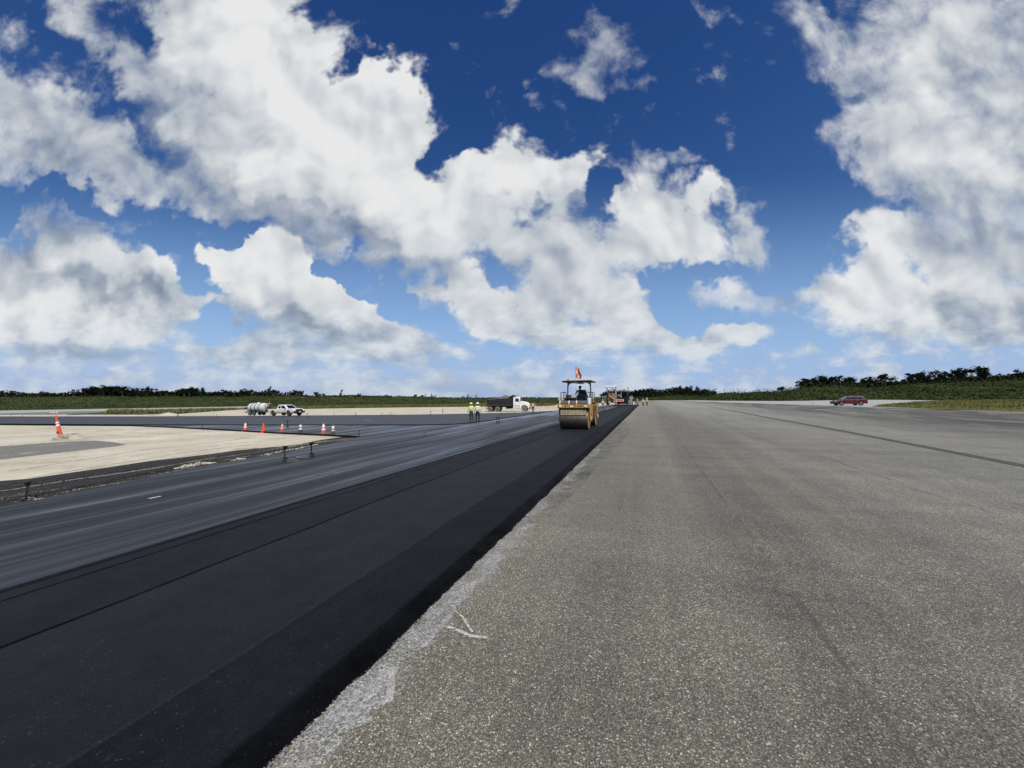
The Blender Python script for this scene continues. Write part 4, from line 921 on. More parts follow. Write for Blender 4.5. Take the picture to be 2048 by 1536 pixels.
# ------------------------------------------------------------------ people: one grown skin over a posed skeleton
def grow(nodes, edges, level=2):
    me = bpy.data.meshes.new('tmp'); me.from_pydata([n[0] for n in nodes], edges, [])
    o = bpy.data.objects.new('tmp', me); COL.objects.link(o)
    sk = o.modifiers.new('skin', 'SKIN'); sk.use_smooth_shade = True; sk.branch_smoothing = .4
    for v, n in zip(me.skin_vertices[0].data, nodes):
        r = n[1]; v.radius = r if isinstance(r, tuple) else (r, r)
    me.skin_vertices[0].data[0].use_root = True
    sb = o.modifiers.new('sub', 'SUBSURF'); sb.levels = level; sb.render_levels = level
    dg = bpy.context.evaluated_depsgraph_get(); dg.update()
    out = bpy.data.meshes.new_from_object(o.evaluated_get(dg))
    bpy.data.objects.remove(o); bpy.data.meshes.remove(me)
    return out
def make_person(loc, rz, height, label, shirt, trousers, vest=None, hat='hat', group=None, seated=False, arms='down', stance=.11, lean=0.0, turn=0.0, name='person'):
    """x is the way the person faces"""
    t = empty(name, loc, rz, label, 'person', group)
    N, E = [], []
    def n(p, r, par=None):
        N.append((p, r)); i = len(N) - 1
        if par is not None: E.append((par, i))
        return i
    pel = n((0, 0, .96), (.125, .165))
    ab = n((.01 + lean * .2, 0, 1.10), (.115, .150), pel); ch = n((lean * .6, 0, 1.30), (.125, .175), ab)
    sh = n((lean * .9, 0, 1.44), (.09, .15), ch); nk = n((lean + .01, 0, 1.52), .055, sh)
    hb = n((lean + .02, 0, 1.585), (.078, .070), nk); hm = n((lean + .025, 0, 1.66), (.098, .080), hb); ht = n((lean + .015, 0, 1.735), (.075, .066), hm)
    ns = n((lean + .135, 0, 1.645), .013, hm)
    for s in (-1, 1): n((lean + .03, s * .088, 1.65), (.018, .012), hm)
    for s in (-1, 1):
        if seated:
            kn = (.48, s * .15, .98); an = (.50, s * .16, .52); toe = (.66, s * .17, .47)
        else:
            kn = (.02, s * (stance * .9), .50); an = (-.03 + turn * s, s * stance, .08); toe = (.14 + turn * s, s * (stance + .03), .035)
        hp = n((0, s * .09, .90), (.098, .095), pel)
        md = n(((kn[0]) * .5, (s * .095 + kn[1]) * .5, (.90 + kn[2]) * .5), (.088, .085), hp)
        k = n(kn, .062, md); cf = n(((kn[0] + an[0]) / 2 - .015, (kn[1] + an[1]) / 2, (kn[2] + an[2]) / 2 + .05), .060, k)
        a_ = n(an, .043, cf); n(toe, (.042, .036), a_)
        so_ = n((lean * .9, s * .185, 1.415), .062, sh)
        if arms == 'down': el = (-.03 + lean * .6, s * .255, 1.14); wr = (.06 + lean * .4, s * .27, .90); dr = Vector((.15, 0, -1))
        elif arms == 'front': el = (.04 + lean * .6, s * .26, 1.15); wr = (.26 + lean * .6, s * .13, 1.20); dr = Vector((.8, -s * .5, .1))
        elif arms == 'hips': el = (-.10, s * .37, 1.18); wr = (.04, s * .20, 1.03); dr = Vector((.6, -s * .4, -.3))
        elif arms == 'wheel': el = (.10, s * .28, 1.16); wr = (.36, s * .19, 1.20); dr = Vector((1, -s * .2, .1))
        um = n(tuple((Vector((lean * .9, s * .185, 1.415)) + Vector(el)) / 2), .050, so_)
        e_ = n(el, .041, um); w_ = n(wr, .027, e_)
        dr.normalize(); side = dr.cross(Vector((0, s, 0))).normalized() if abs(dr.y) < .9 else Vector((0, 0, 1))
        palm = Vector(wr) + dr * .075; p_ = n(tuple(palm), (.030, .020), w_)
        for fi in range(4):
            off = side * (.030 - fi * .020); L = (.062, .070, .066, .052)[fi]
            f0 = n(tuple(palm + off + dr * .028), .010, p_); f1 = n(tuple(palm + off + dr * (.028 + L * .55) - Vector((0, s * .006, 0))), .0088, f0)
            n(tuple(palm + off + dr * (.028 + L) - Vector((0, s * .022, 0))), .0078, f1)
        th = n(tuple(palm - dr * .020 + side * .040), .011, p_); n(tuple(palm + dr * .022 + side * .058), .009, th)
    me = grow(N, E)
    sc = height / 1.80
    for m_ in (M[shirt], M[trousers], M['skin'], M['boots']): me.materials.append(m_)
    for p in me.polygons:
        c = p.center
        arm = abs(c.y) > .205 and c.z > .70
        if c.z > 1.49: k = 2
        elif arm and (Vector((c.x, c.y, c.z)) - Vector((0, c.y, 1.41))).length > (.34 if shirt != 'paleshirt' else .50): k = 2
        elif arm or c.z > .99: k = 0
        elif (c.z < .12 and not seated) or (seated and c.z < .56): k = 3
        else: k = 1
        if seated and c.x > .12 and c.z < 1.08 and not arm: k = 1 if c.z > .56 else 3
        p.material_index = k
    me.transform(Matrix.Scale(sc, 4))
    b = bpy.data.objects.new('body', me); COL.objects.link(b); b.parent = t
    # eyes, hair
    for s in (-1, 1): MB().lathe([(.001, -.008), (.009, 0), (.001, .008)], ((lean + .112) * sc, s * .033 * sc, 1.668 * sc), 'x', 8).build('eye', M['hair'], b)
    if vest:
        vm_ = grow([((lean * .1, 0, 1.02), (.150, .190)), ((lean * .4, 0, 1.18), (.150, .192)), ((lean * .7, 0, 1.34), (.155, .205)), ((lean * .85, 0, 1.455), (.115, .185))], [(0, 1), (1, 2), (2, 3)])
        vm_.materials.append(M[vest]); vm_.transform(Matrix.Scale(sc, 4))
        v = bpy.data.objects.new('vest', vm_); COL.objects.link(v); v.parent = t
        st = MB()
        for s in (-1, 1): st.tube([((lean * .2 - .158) * sc, s * .085 * sc, 1.05 * sc), ((lean * .7 - .166) * sc, s * .085 * sc, 1.33 * sc), ((lean * .9 - .10) * sc, s * .09 * sc, 1.50 * sc), ((lean * .8 + .14) * sc, s * .085 * sc, 1.36 * sc), ((lean * .2 + .15) * sc, s * .085 * sc, 1.05 * sc)], .020 * sc, 6)
        st.lathe([(.172 * sc, 1.14 * sc), (.180 * sc, 1.15 * sc), (.180 * sc, 1.19 * sc), (.172 * sc, 1.20 * sc)], (lean * .35 * sc, 0, 0), 'z', 20).build('reflective_band', M['collar'], v)
    c = ((lean + .015) * sc, 0, 0)
    if hat:
        hh = MB().lathe([(.152 * sc, 1.688 * sc), (.150 * sc, 1.697 * sc), (.122 * sc, 1.702 * sc), (.118 * sc, 1.745 * sc), (.098 * sc, 1.790 * sc), (.055 * sc, 1.818 * sc), (.001, 1.826 * sc)], c, 'z', 24)
        hh.box(((lean + .15) * sc, 0, 1.694 * sc), (.07 * sc, .16 * sc, .012 * sc)).tube([((lean - .08) * sc, 0, 1.80 * sc), ((lean + .01) * sc, 0, 1.834 * sc), ((lean + .10) * sc, 0, 1.80 * sc)], .012 * sc, 6)
        hh.build('hard_hat', M[hat], t, smooth=True)
    else:
        MB().lathe([(.088 * sc, 1.66 * sc), (.098 * sc, 1.70 * sc), (.088 * sc, 1.765 * sc), (.05 * sc, 1.79 * sc), (.001, 1.795 * sc)], (c[0] - .012 * sc, 0, 0), 'z', 20).build('hair', M['hair'], t, smooth=True)
    t.scale = (1.14, 1.14, 1.0)
    return t

# ------------------------------------------------------------------ tandem roller (x towards the viewer, y to its left)
def make_roller(loc, rz):
    t = empty('road_roller', loc, rz, 'yellow tandem road roller with black canopy rolling the fresh black mat', 'road roller')
    R0, W = .64, 1.80
    for x in (1.78, -1.78):
        d = MB().lathe([(R0 - .05, -W / 2 + .03), (R0 - .01, -W / 2), (R0, -W / 2 + .015), (R0, W / 2 - .015), (R0 - .01, W / 2), (R0 - .05, W / 2 - .03)], (x, 0, R0), 'y', 56).build('drum', M['drum'], t, smooth=True)
        for s in (-1, 1):
            MB().lathe([(.001, s * (W / 2 - .10)), (.30, s * (W / 2 - .10)), (.32, s * (W / 2 - .04)), (.46, s * (W / 2 - .04)), (R0 - .05, s * (W / 2 - .02)), (R0 - .035, s * (W / 2 + .003)), (R0 - .012, s * (W / 2 + .003))], (x, 0, R0), 'y', 40).build('drum_side', M['drumside'], d, smooth=True)
    for s in (-1, 1):
        for x in (1.78, -1.78):
            f = MB().prism([(x - .16, .52), (x + .16, .52), (x + .30, 1.38), (x + .62, 1.38), (x + .62, 1.58), (x - .55, 1.58), (x - .55, 1.36), (x - .26, 1.30)], s * .955, s * 1.02)
            y = f.build('yoke', M['yellow'], t, bevel=.02)
            MB().lathe([(.17, s * 1.02), (.17, s * 1.07), (.10, s * 1.09), (.001, s * 1.09)], (x, 0, .64), 'y', 20).build('hub_cap', M['drumside'], y)
    # front cross-beam with its lamps
    bm_ = MB().box((2.42, 0, 1.47), (.16, 2.02, .22)).build('front_beam', M['yellow'], t, bevel=.02)
    for y in (-.80, .80): MB().lathe([(.085, 2.505), (.085, 2.53), (.06, 2.545), (.001, 2.55)], (0, y, 1.47), 'x', 18).build('headlight', M['lamp'], bm_)
    for y in (-.47, .36, .46, .56): MB().box((2.505, y, 1.47), (.012, .055, .06)).build('marking', M['black'], bm_)
    MB().box((2.505, -.08, 1.475), (.012, .20, .09)).build('name_plate', M['whiteplain'], bm_)
    MB().box((-2.42, 0, 1.47), (.16, 2.02, .22)).build('rear_beam', M['yellow'], t, bevel=.02)
    # spray-mat roll above the drum, in three dark lengths divided by pale straps
    h = MB().lathe([(.10, -.92), (.17, -.90), (.17, .90), (.10, .92)], (2.22, 0, 1.66), 'y', 20).build('water_tank', M['hood'], t, smooth=True)
    for y in (-.86, -.27, .21): MB().lathe([(.176, y - .028), (.176, y + .028)], (2.22, 0, 1.66), 'y', 20).build('strap', M['collar'], h, smooth=True)
    MB().box((2.10, .98, 1.78), (.34, .16, .42), RZ(-10)).build('side_tank', M['whiteplain'], t, bevel=.04)
    # scraper panel in front of the drum
    sp = MB().box((2.40, 0, 1.06), (.05, 1.64, .30)).box((2.38, 0, 1.23), (.10, 1.66, .04)).build('scraper', M['cream'], t, bevel=.012)
    mk = MB()
    for k, y in enumerate((-.68, -.58, -.48, -.36, -.28)): mk.box((2.428, y, 1.09), (.008, .045 + .02 * (k % 2), .16))
    mk.build('lettering', M['greymetal'], sp)
    for y in (-.7, .7): MB().box((2.36, y, 1.31), (.05, .05, .14)).build('bracket', M['drumside'], sp)
    MB().box((-2.36, 0, 1.0), (.05, 1.64, .25)).build('scraper', M['cream'], t)
    # frames and articulated middle
    MB().box((1.5, 0, 1.42), (1.9, 1.70, .26)).box((-1.5, 0, 1.42), (1.9, 1.70, .26)).build('frame', M['dullblack'], t, bevel=.03)
    MB().box((0, 0, 1.0), (1.1, .6, .7)).lathe([(.16, .5), (.16, 1.5)], (0, 0, 0), 'z', 16).build('pivot', M['yellow'], t, bevel=.03)
    for s in (-1, 1):
        MB().prism([(-.75, .55), (.60, .55), (.85, 1.30), (.80, 1.55), (-.95, 1.55), (-.95, 1.25)], s * .70, s * .96).build('side_panel', M['yellow'], t, bevel=.04)
        st = MB()
        for z in (.48, .80, 1.12): st.box((.05, s * .99, z), (.42, .12, .04))
        st.tube([(-.16, s * 1.0, .44), (-.16, s * 1.0, 1.5)], .02, 6).tube([(.26, s * 1.0, .44), (.26, s * 1.0, 1.5)], .02, 6).build('step', M['rail'], t)
    # engine cover behind, platform, seat and controls
    MB().box((-1.75, 0, 1.80), (1.35, 1.55, .46)).build('engine_cover', M['yellow'], t, bevel=.09, seg=3)
    MB().box((.20, 0, 1.62), (2.5, 1.9, .10)).box((1.45, 0, 1.82), (.10, 1.50, .40)).box((1.30, 0, 1.98), (.40, 1.50, .05)).build('platform', M['dullblack'], t, bevel=.015)
    se = MB().box((-.25, .15, 1.98), (.5, .52, .14)).box((-.48, .15, 2.30), (.12, .50, .55), RY(-8)).box((-.25, .15, 1.80), (.3, .3, .3)).build('seat', M['black'], t, bevel=.05)
    for y in (-.15, .45): MB().box((-.22, y, 2.16), (.36, .07, .06)).build('armrest', M['black'], se, bevel=.02)
    c_ = MB().box((.55, .15, 1.95), (.22, .34, .60), RY(12)).build('console', M['dullblack'], t, bevel=.04)
    MB().tube([(.48 + .19 * math.cos(a) * .5, .15 + .19 * math.sin(a), 2.32 + .19 * math.cos(a) * .4) for a in [k * math.pi / 10 for k in range(21)]], .016, 6).build('steering_wheel', M['black'], c_)
    MB().box((.42, .46, 2.12), (.30, .36, .16), RZ(20)).tube([(.42, .46, 1.7), (.42, .46, 2.1)], .05).box((.50, .50, 2.26), (.10, .20, .20), RY(20)).build('control_box', M['dullblack'], t, bevel=.03)
    # four posts with curved brackets under the roof
    for x in (.0,):
        for y in (-.80, .80):
            p = MB().tube([(x, y * 1.02, 1.62), (x, y, 2.4), (x, y * .98, 2.9), (x, y * .96, 3.08)], [.045, .042, .042, .05], 8)
            p.tube([(x, y * .98, 2.80), (x, y * .90, 2.98), (x, y * .70, 3.07)], .035, 6)
            p.build('post', M['rail'], t, smooth=True)
    rf = MB().loft([[(1.05 * k - .05, y * k, z) for y in (-1.02, -.5, 0, .5, 1.02)] + [(-1.15 * k - .05, y * k, z) for y in (1.02, .5, 0, -.5, -1.02)] for k, z in ((.96, 3.07), (1.0, 3.10), (1.0, 3.14), (.93, 3.19))])
    rf.build('canopy', M['blackpaint'], t, bevel=.012)
    MB().box((0, 0, 3.03), (2.2, .30, .06)).build('roof_rib', M['blackpaint'], t)
    bc = MB().lathe([(.06, 3.15), (.06, 3.19)], (.75, -.62, .03), 'z', 14).build('beacon_base', M['black'], t)
    MB().lathe([(.052, 3.19), (.055, 3.27), (.04, 3.31), (.001, 3.32)], (.75, -.62, .03), 'z', 14).build('beacon', M['amber'], bc, smooth=True)
    for y in (.86, 1.06): MB().tube([(1.1, y, 1.65), (1.1, y, 2.33), (1.06, y, 2.38), (.3, y, 2.38), (.26, y, 2.33), (.26, y, 1.65)], .022, 6).build('handrail', M['rail'], t)
    MB().tube([(1.1, 1.06, 1.65), (1.1, 1.06, 2.33), (1.1, 1.0, 2.38), (1.1, .55, 2.38)], .022, 6).build('handrail', M['rail'], t)
    MB().tube([(1.1, -1.06, 1.62), (1.1, -1.06, 2.34), (1.1, -1.0, 2.40), (1.1, -.76, 2.40), (1.1, -.70, 2.34), (1.1, -.70, 1.62)], .024, 6).build('handrail', M['rail'], t)
    MB().tube([(.2, -1.06, 1.62), (.2, -1.06, 2.34), (.2, -.95, 2.40), (.95, -1.0, 2.40), (1.1, -1.06, 2.36)], .022, 6).build('handrail', M['rail'], t)
    # whip with its chequered flag
    pole = MB().tube([(2.0, .13, 1.7), (2.0, .13, 4.08)], .014, 6).build('flag_pole', M['silver'], t)
    def flagmesh(cells, mat, nm):
        V, F = [], []
        for (i, j) in cells:
            for sx in range(3):
                for sz in range(3):
                    u0_, u1_ = (i + sx / 3) / 3, (i + (sx + 1) / 3) / 3; w0, w1 = (j + sz / 3) / 3, (j + (sz + 1) / 3) / 3
                    b0 = len(V)
                    for u_, w_ in ((u0_, w0), (u1_, w0), (u1_, w1), (u0_, w1)):
                        V.append((2.0 + .09 * math.sin(u_ * 7 + w_ * 2.2) * u_, .14 + .40 * u_ * (.78 + .2 * math.sin(w_ * 5)), 3.30 + .72 * w_ - .10 * u_ + .03 * math.sin(u_ * 9)))
                    F.append((b0, b0 + 1, b0 + 2, b0 + 3))
        o = link_mesh(nm, V, F, mat, pole, smooth=True)
        sd = o.modifiers.new('thick', 'SOLIDIFY'); sd.thickness = .004
        return o
    flagmesh([(0, 0), (2, 0), (1, 1), (0, 2), (2, 2)], M['flagorange'], 'flag'); flagmesh([(1, 0), (0, 1), (2, 1), (1, 2)], M['flagwhite'], 'flag_panel')
    return t

# ------------------------------------------------------------------ asphalt paver seen from behind (x forward, away from the viewer)
def make_paver(loc, rz):
    t = empty('asphalt_paver', loc, rz, 'dark asphalt paver with tan roof and red lettered board laying the fresh mat', 'paver')
    sc_ = MB().box((-1.9, 0, .20), (.75, 4.9, .26)).box((-1.95, 0, .06), (.9, 4.9, .10)).build('screed', M['dullblack'], t, bevel=.02)
    MB().box((-2.38, 0, .30), (.12, 5.2, .07)).build('walkway', M['cream'], sc_)
    for s in (-1, 1):
        MB().box((-1.8, s * 2.55, .25), (1.3, .08, .50)).build('end_gate', M['greymetal'], sc_)
        MB().tube([(-2.3, s * 1.5, .4), (-2.3, s * 1.5, 1.3), (-2.3, s * 2.2, 1.3), (-2.3, s * 2.2, .4)], .03, 6).build('handrail', M['whiteplain'], sc_)
        MB().prism([(-2.0, .35), (-1.7, .35), (1.3, .9), (1.3, 1.1), (-1.8, .75)], s * 1.40, s * 1.52).build('tow_arm', M['greymetal'], t, bevel=.02)
        tr = MB().prism([(-1.3, .1), (1.9, .1), (2.2, .45), (1.9, .85), (-1.2, .85), (-1.5, .45)], s * .95, s * 1.35).build('track', M['black'], t, bevel=.08)
        MB().box((-2.2, s * 1.9, .95), (.35, .5, .55)).build('control_panel', M['greymetal'], t, bevel=.03)
    MB().box((.3, 0, 1.35), (3.6, 2.3, 1.5)).build('body', M['dullblack'], t, bevel=.06)
    bd = MB().box((-1.62, .62, 1.40), (.05, 1.9, .62)).build('board', M['pinkish'], t)
    mk = MB()
    for k, (y, w) in enumerate(((1.3, .12), (1.08, .2), (.84, .12), (.62, .2), (.36, .12), (.18, .10), (-.05, .18))): mk.box((-1.65, y, 1.40 + .02 * (k % 2)), (.02, w, .40))
    mk.build('lettering', M['signred'], bd)
    MB().box((-.9, 0, 2.05), (1.1, 2.9, .10)).box((-1.1, -.8, 2.35), (.4, .4, .5)).box((-1.1, .8, 2.35), (.4, .4, .5)).build('platform', M['dullblack'], t, bevel=.03)
    for y in (-.8, .8):
        se = MB().box((-.75, y * 1.35, 2.35), (.45, .45, .12)).box((-.5, y * 1.35, 2.65), (.1, .45, .6)).build('seat', M['black'], t, bevel=.04)
    for x in (-1.5, .6):
        for y in (-1.15, 1.0): MB().tube([(x, y, 1.9), (x, y, 3.85)], .045, 8).build('post', M['rail'], t)
    MB().prism([(-1.8, 3.80), (.95, 3.88), (.95, 3.98), (-1.8, 3.98)], -1.25, 1.15).build('canopy', M['cream'], t, bevel=.03)
    MB().box((-.3, -.35, 4.10), (.7, .65, .24)).build('roof_unit', M['black'], t, bevel=.05)
    MB().tube([(-1.5, .25, 2.0), (-1.5, .25, 4.95)], .03, 6).build('mast', M['whiteplain'], t)
    MB().tube([(.3, 1.75, 2.4), (.3, 1.75, 4.8)], .08, 8).build('exhaust', M['rail'], t)
    MB().tube([(.9, -1.3, 2.4), (.9, -1.3, 4.8)], [.08, .06], 8).lathe([(.12, 4.5), (.12, 4.8)], (.9, -1.3, 0), 'z', 10).build('exhaust', M['rail'], t)
    MB().prism([(1.9, .7), (4.2, .9), (4.3, 1.9), (2.0, 1.6)], -1.6, 1.6).build('hopper', M['dullblack'], t, bevel=.04)
    MB().lathe([(.34, -.05), (.48, -.07), (.52, 0), (.48, .07), (.34, .05)], (-1.5, -2.15, 2.10), 'x', 24).build('hose_reel', M['silver'], t, smooth=True)
    MB().box((-1.5, -2.0, 1.15), (.7, .8, .85)).build('generator', M['greymetal'], t, bevel=.04)
    MB().tube([(-1.2, 1.3, 2.9), (-1.2, .6, 2.5), (-1.2, .4, 2.2)], .12, 8).tube([(-1.2, .3, 3.3), (-1.2, .55, 2.9)], .12, 8).build('duct', M['silver'], t)
    MB().box((-2.1, -2.75, .75), (.3, .35, .55)).build('toolbox', M['whiteplain'], t, bevel=.02)
    return t
def make_transfer(loc, rz):
    t = empty('transfer_machine', loc, rz, 'tall material transfer machine with white canopy and slanting conveyor beside the paver', 'conveyor machine')
    MB().box((1.5, 0, 1.7), (5.5, 2.5, 1.6)).box((-.6, -.1, 2.6), (1.6, 2.2, 1.8)).build('body', M['rust'], t, bevel=.15, seg=3)
    rr = random.Random(8)
    for k in range(9): MB().lathe([(.001, -1.50), (rr.uniform(.14, .26), -1.47), (.1, -1.38)], (0, rr.uniform(-1.0, .9), rr.uniform(1.6, 3.2)), 'x', 10).build('hydraulic_fitting', M['cream'], t)
    MB().prism([(-1.3, 2.5), (-1.0, 3.4), (-.4, 3.7), (1.2, 3.7), (1.6, 2.9), (1.6, 2.5)], -1.1, 1.1).build('shroud', M['dullblack'], t, bevel=.08)
    for x in (-1.35, 1.0):
        MB().tube([(x, 1.4, .5), (x, 1.4, 5.3)], .06, 8).build('post', M['rail'], t)
        MB().tube([(x, -1.15, 2.4), (x, -1.15, 5.3)], .09, 8).build('post', M['whiteplain'], t)
    MB().box((-.15, .12, 5.42), (2.9, 3.0, .42)).build('canopy', M['whiteplain'], t, bevel=.10, seg=3)
    cv = MB().box((-1.9, -.55, 2.0), (.55, 3.1, .20), RX(38)).box((-1.9, -.75, 1.62), (.5, 3.0, .12), RX(38)).build('conveyor', M['cream'], t)
    MB().tube([(-2.2, .55, .55), (-2.2, .55, 1.25)], .36, 14).build('hydraulic_tank', M['cream'], t, smooth=True)
    ld = MB().tube([(-1.5, 1.55, .3), (-1.5, 1.55, 3.0)], .04, 6).tube([(-1.5, 1.95, .3), (-1.5, 1.95, 3.0)], .04, 6)
    for k in range(8): ld.box((-1.5, 1.75, .5 + k * .33), (.05, .4, .05))
    ld.build('ladder', M['greymetal'], t)
    for x in (-.4, 3.0):
        for s in (-1, 1): wheel(t, (x, s * 1.25, .75), .75, .55, 'tyre', 'dustyrim')
    return t
def make_utility(loc, rz):
    t = empty('utility_machine', loc, rz, 'beige utility truck with low nose and box cab parked far behind the roller', 'utility truck')
    MB().box((1.05, 0, 1.55), (1.5, 1.7, .75)).build('bonnet', M['beige'], t, bevel=.05)
    MB().box((-.75, 0, 1.75), (2.2, 1.9, 1.4)).build('cab', M['beige'], t, bevel=.06)
    for s in (-1, 1):
        MB().box((-.6, s * .96, 2.05), (1.3, .03, .5)).build('window', M['glass'], t)
        MB().box((1.82, s * .6, 1.5), (.04, .22, .22)).build('headlight', M['lamp'], t)
    MB().box((1.82, 0, 1.5), (.04, .9, .4)).build('grille', M['greymetal'], t)
    MB().box((0, 0, 1.0), (3.6, 1.5, .35)).box((1.9, 0, .9), (.2, 1.8, .3)).build('chassis', M['dullblack'], t)
    for x in (1.1, -1.1):
        for s in (-1, 1): wheel(t, (x, s * .85, .45), .45, .3, 'tyre', 'dustyrim')
    return t

# ------------------------------------------------------------------ placing the machines and people
def stand(px, py, off=0.0): return ground_at(px, py, off)
UANG = math.pi / 2 - TH                       # direction of the runway as a heading
fd = ground_at(1150.5, 857.5, .06)
rl = Vector((fd.x + ST * 1.78, fd.y + CT * 1.78, 0)); rl.z = H(rl.x, rl.y) + .058
roller = make_roller(rl, UANG + math.pi)
rr_ = UANG + math.pi
def local(o_loc, rz, p): c, s = math.cos(rz), math.sin(rz); return Vector((o_loc.x + p[0] * c - p[1] * s, o_loc.y + p[0] * s + p[1] * c, o_loc.z + p[2]))
op_loc = local(rl, rr_, (-.22, .03, 1.12))
make_person(op_loc, rr_, 1.75, 'roller operator in dark clothes sitting under the black canopy', 'bluecloth', 'darkcloth', seated=True, arms='wheel', hat=None)
pv = stand(1246, 811.6); pv.z = H(pv.x, pv.y)
make_paver(pv, UANG)
tm = stand(1222, 810.5); tm = Vector((tm.x + ST * 3.5, tm.y + CT * 3.5, 0)); tm.z = H(tm.x, tm.y)
make_transfer(tm, UANG)
ut = stand(1133, 812.6, SZ); um = make_utility(ut, math.radians(168)); um.scale = (1.25, 1.25, 1.42)
pk = stand(573, 831.2, .075)
pickup = make_pickup(pk, math.radians(-22)); pickup.scale = (1, 1, .93)
tl = local(pk, math.radians(-22), (-5.85, 0, 0)); tl.z = pk.z
make_tank_trailer(tl, math.radians(-20))
pm = local(tl, math.radians(-20), (1.92, 0, .90)); make_engine_pump(pm, math.radians(-20))
dt = stand(1018, 822.9, SZ)
dump = make_dump_truck(dt, math.radians(-9))
sv_ = stand(1697, 810.9); make_suv(sv_, math.radians(180 - 14))

def face(deg): return math.radians(deg)
p1 = stand(942.5, 842.5, .02); p2 = stand(955.3, 844.3)
make_person(p1, face(100), 1.78, 'worker in lime vest and white hard hat, left of the pair by the far lane', 'hivis', 'greencloth', 'hivis', group=None, stance=.09, turn=.05)
make_person(p2, face(82), 1.82, 'worker in pale yellow shirt and white hard hat, right of the pair', 'paleshirt', 'darkcloth', 'paleshirt', stance=.12)
p3 = stand(1066, 826.6, .07)
make_person(p3, face(-100), 1.66, 'worker in faded orange vest standing in front of the dump truck', 'peachvest', 'darkcloth', 'orangevest', arms='hips', stance=.12, hat=None)
p4 = stand(1206, 815.2)
make_person(p4, face(80), 1.70, 'worker in pale lime shirt walking left of the transfer machine', 'hivis', 'darkcloth', 'hivis', stance=.15, turn=.08)
p5 = stand(1275.5, 812.2)
make_person(p5, face(170), 1.62, 'worker in bright orange vest close by the right end of the paver', 'orangevest', 'darkcloth', 'orangevest', stance=.1, lean=.05)
p6 = stand(1286.3, 812.0)
make_person(p6, face(75), 1.68, 'worker in lime vest and dark trousers, middle one of the three right of the paver', 'hivis', 'darkcloth', 'hivis', arms='hips', stance=.12)
p7 = stand(1294.0, 812.0)
make_person(p7, face(10), 1.90, 'tall worker in dark clothes with white sleeves, farthest right beside the paver', 'whiteplain', 'darkcloth', 'bluecloth', arms='down', stance=.1)
p8 = local(tl, math.radians(-20), (3.9, .75, 0)); p8.z = tl.z - .1
# hand on the paver platform
op2 = local(pv, UANG, (-1.05, -1.1, 2.1))
make_person(op2, UANG, 1.70, 'paver operator in dark clothes standing on the paver platform under the tan roof', 'bluecloth', 'darkcloth', arms='front', hat=None)

# ------------------------------------------------------------------ cones
def make_cone(px, py, hgt, top, body, upper, lower, label, tilt=0.0):
    p = ground_at(px, py, SZ + .006); s = hgt / .71
    t = empty('traffic_cone', p, 0, label, 'traffic cone', 'traffic cones along the tip of the sand')
    t.rotation_euler = (0, math.radians(tilt), random.Random(px).uniform(0, 3)); t.scale = (s * 1.2, s * 1.2, s)
    MB().loft([[(x * k, y * k, z) for x, y in ((-.17, -.18), (.17, -.18), (.18, -.17), (.18, .17), (.17, .18), (-.17, .18), (-.18, .17), (-.18, -.17))] for k, z in ((1, 0), (1, .02), (.93, .035))]).build('base', M[body], t)
    c = MB().lathe([(.135, .03), (.128, .05), (.098, .22), (.062, .48), (.033, .69), (.028, .71), (.001, .712)], (0, 0, 0), 'z', 24).build('body', M[body], t, smooth=True)
    def ring(z0, z1, m_, nm): 
        r = lambda z: .135 - (z - .02) * .150 + .003
        MB().lathe([(r(z0), z0), (r(z1), z1)], (0, 0, 0), 'z', 24).build(nm, M[m_], t, smooth=True)
    if upper: ring(.46, .63, upper, 'collar')
    if lower: ring(.30, .39, lower, 'collar')
    return t
make_cone(490.5, 862.8, .70, 0, 'orangered', 'collar', 'collar', 'orange-red cone with two white collars, leftmost of the six at the sand tip', 2)
make_cone(527.0, 865.3, .71, 0, 'orangered', None, None, 'plain red-orange cone without collars, second from the left')
make_cone(564.0, 865.6, .70, 0, 'orangered', 'pinkish', 'pinkish', 'red cone with scuffed pinkish collars, third from the left', -2)
make_cone(601.0, 867.6, .72, 0, 'darkcone', 'collar', 'collar', 'soot-darkened cone with white collars, fourth from the left')
make_cone(647.0, 870.3, .80, 0, 'orange', 'collar', 'collar', 'brightest orange cone, tallest of the six, with wide white collars')
make_cone(666.0, 871.6, .72, 0, 'darkcone', 'collar', 'pinkish', 'dark maroon cone with a pink lower collar, rightmost at the sand tip', 1)

# leaning channeliser
cp = ground_at(122, 876.5, SZ)
t = empty('channeliser_post', cp, 0, 'leaning red-orange channeliser post with two white bands stuck in the rubble on the sand', 'traffic post')
t.rotation_euler = (0, math.radians(-15), 0)
MB().lathe([(.125, 0), (.115, .3), (.075, 1.15), (.068, 1.18), (.055, 1.22)], (0, 0, 0), 'z', 24).build('body', M['orangered'], t, smooth=True)
for z0 in (.84, 1.02):
    MB().lathe([(.128 - z0 * .043, z0), (.128 - (z0 + .10) * .043, z0 + .10)], (0, 0, 0), 'z', 24).build('reflective_band', M['collar'], t, smooth=True)
MB().box((-.0, -.118, .42), (.16, .012, .10)).build('sticker', M['darkcone'], t)
MB().box((0, 0, 1.38), (.11, .03, .34)).tube([(-.05, 0, 1.2), (-.07, 0, 1.55)], .012, 6).tube([(.05, 0, 1.2), (.06, 0, 1.52)], .012, 6).build('handle', M['orangered'], t)

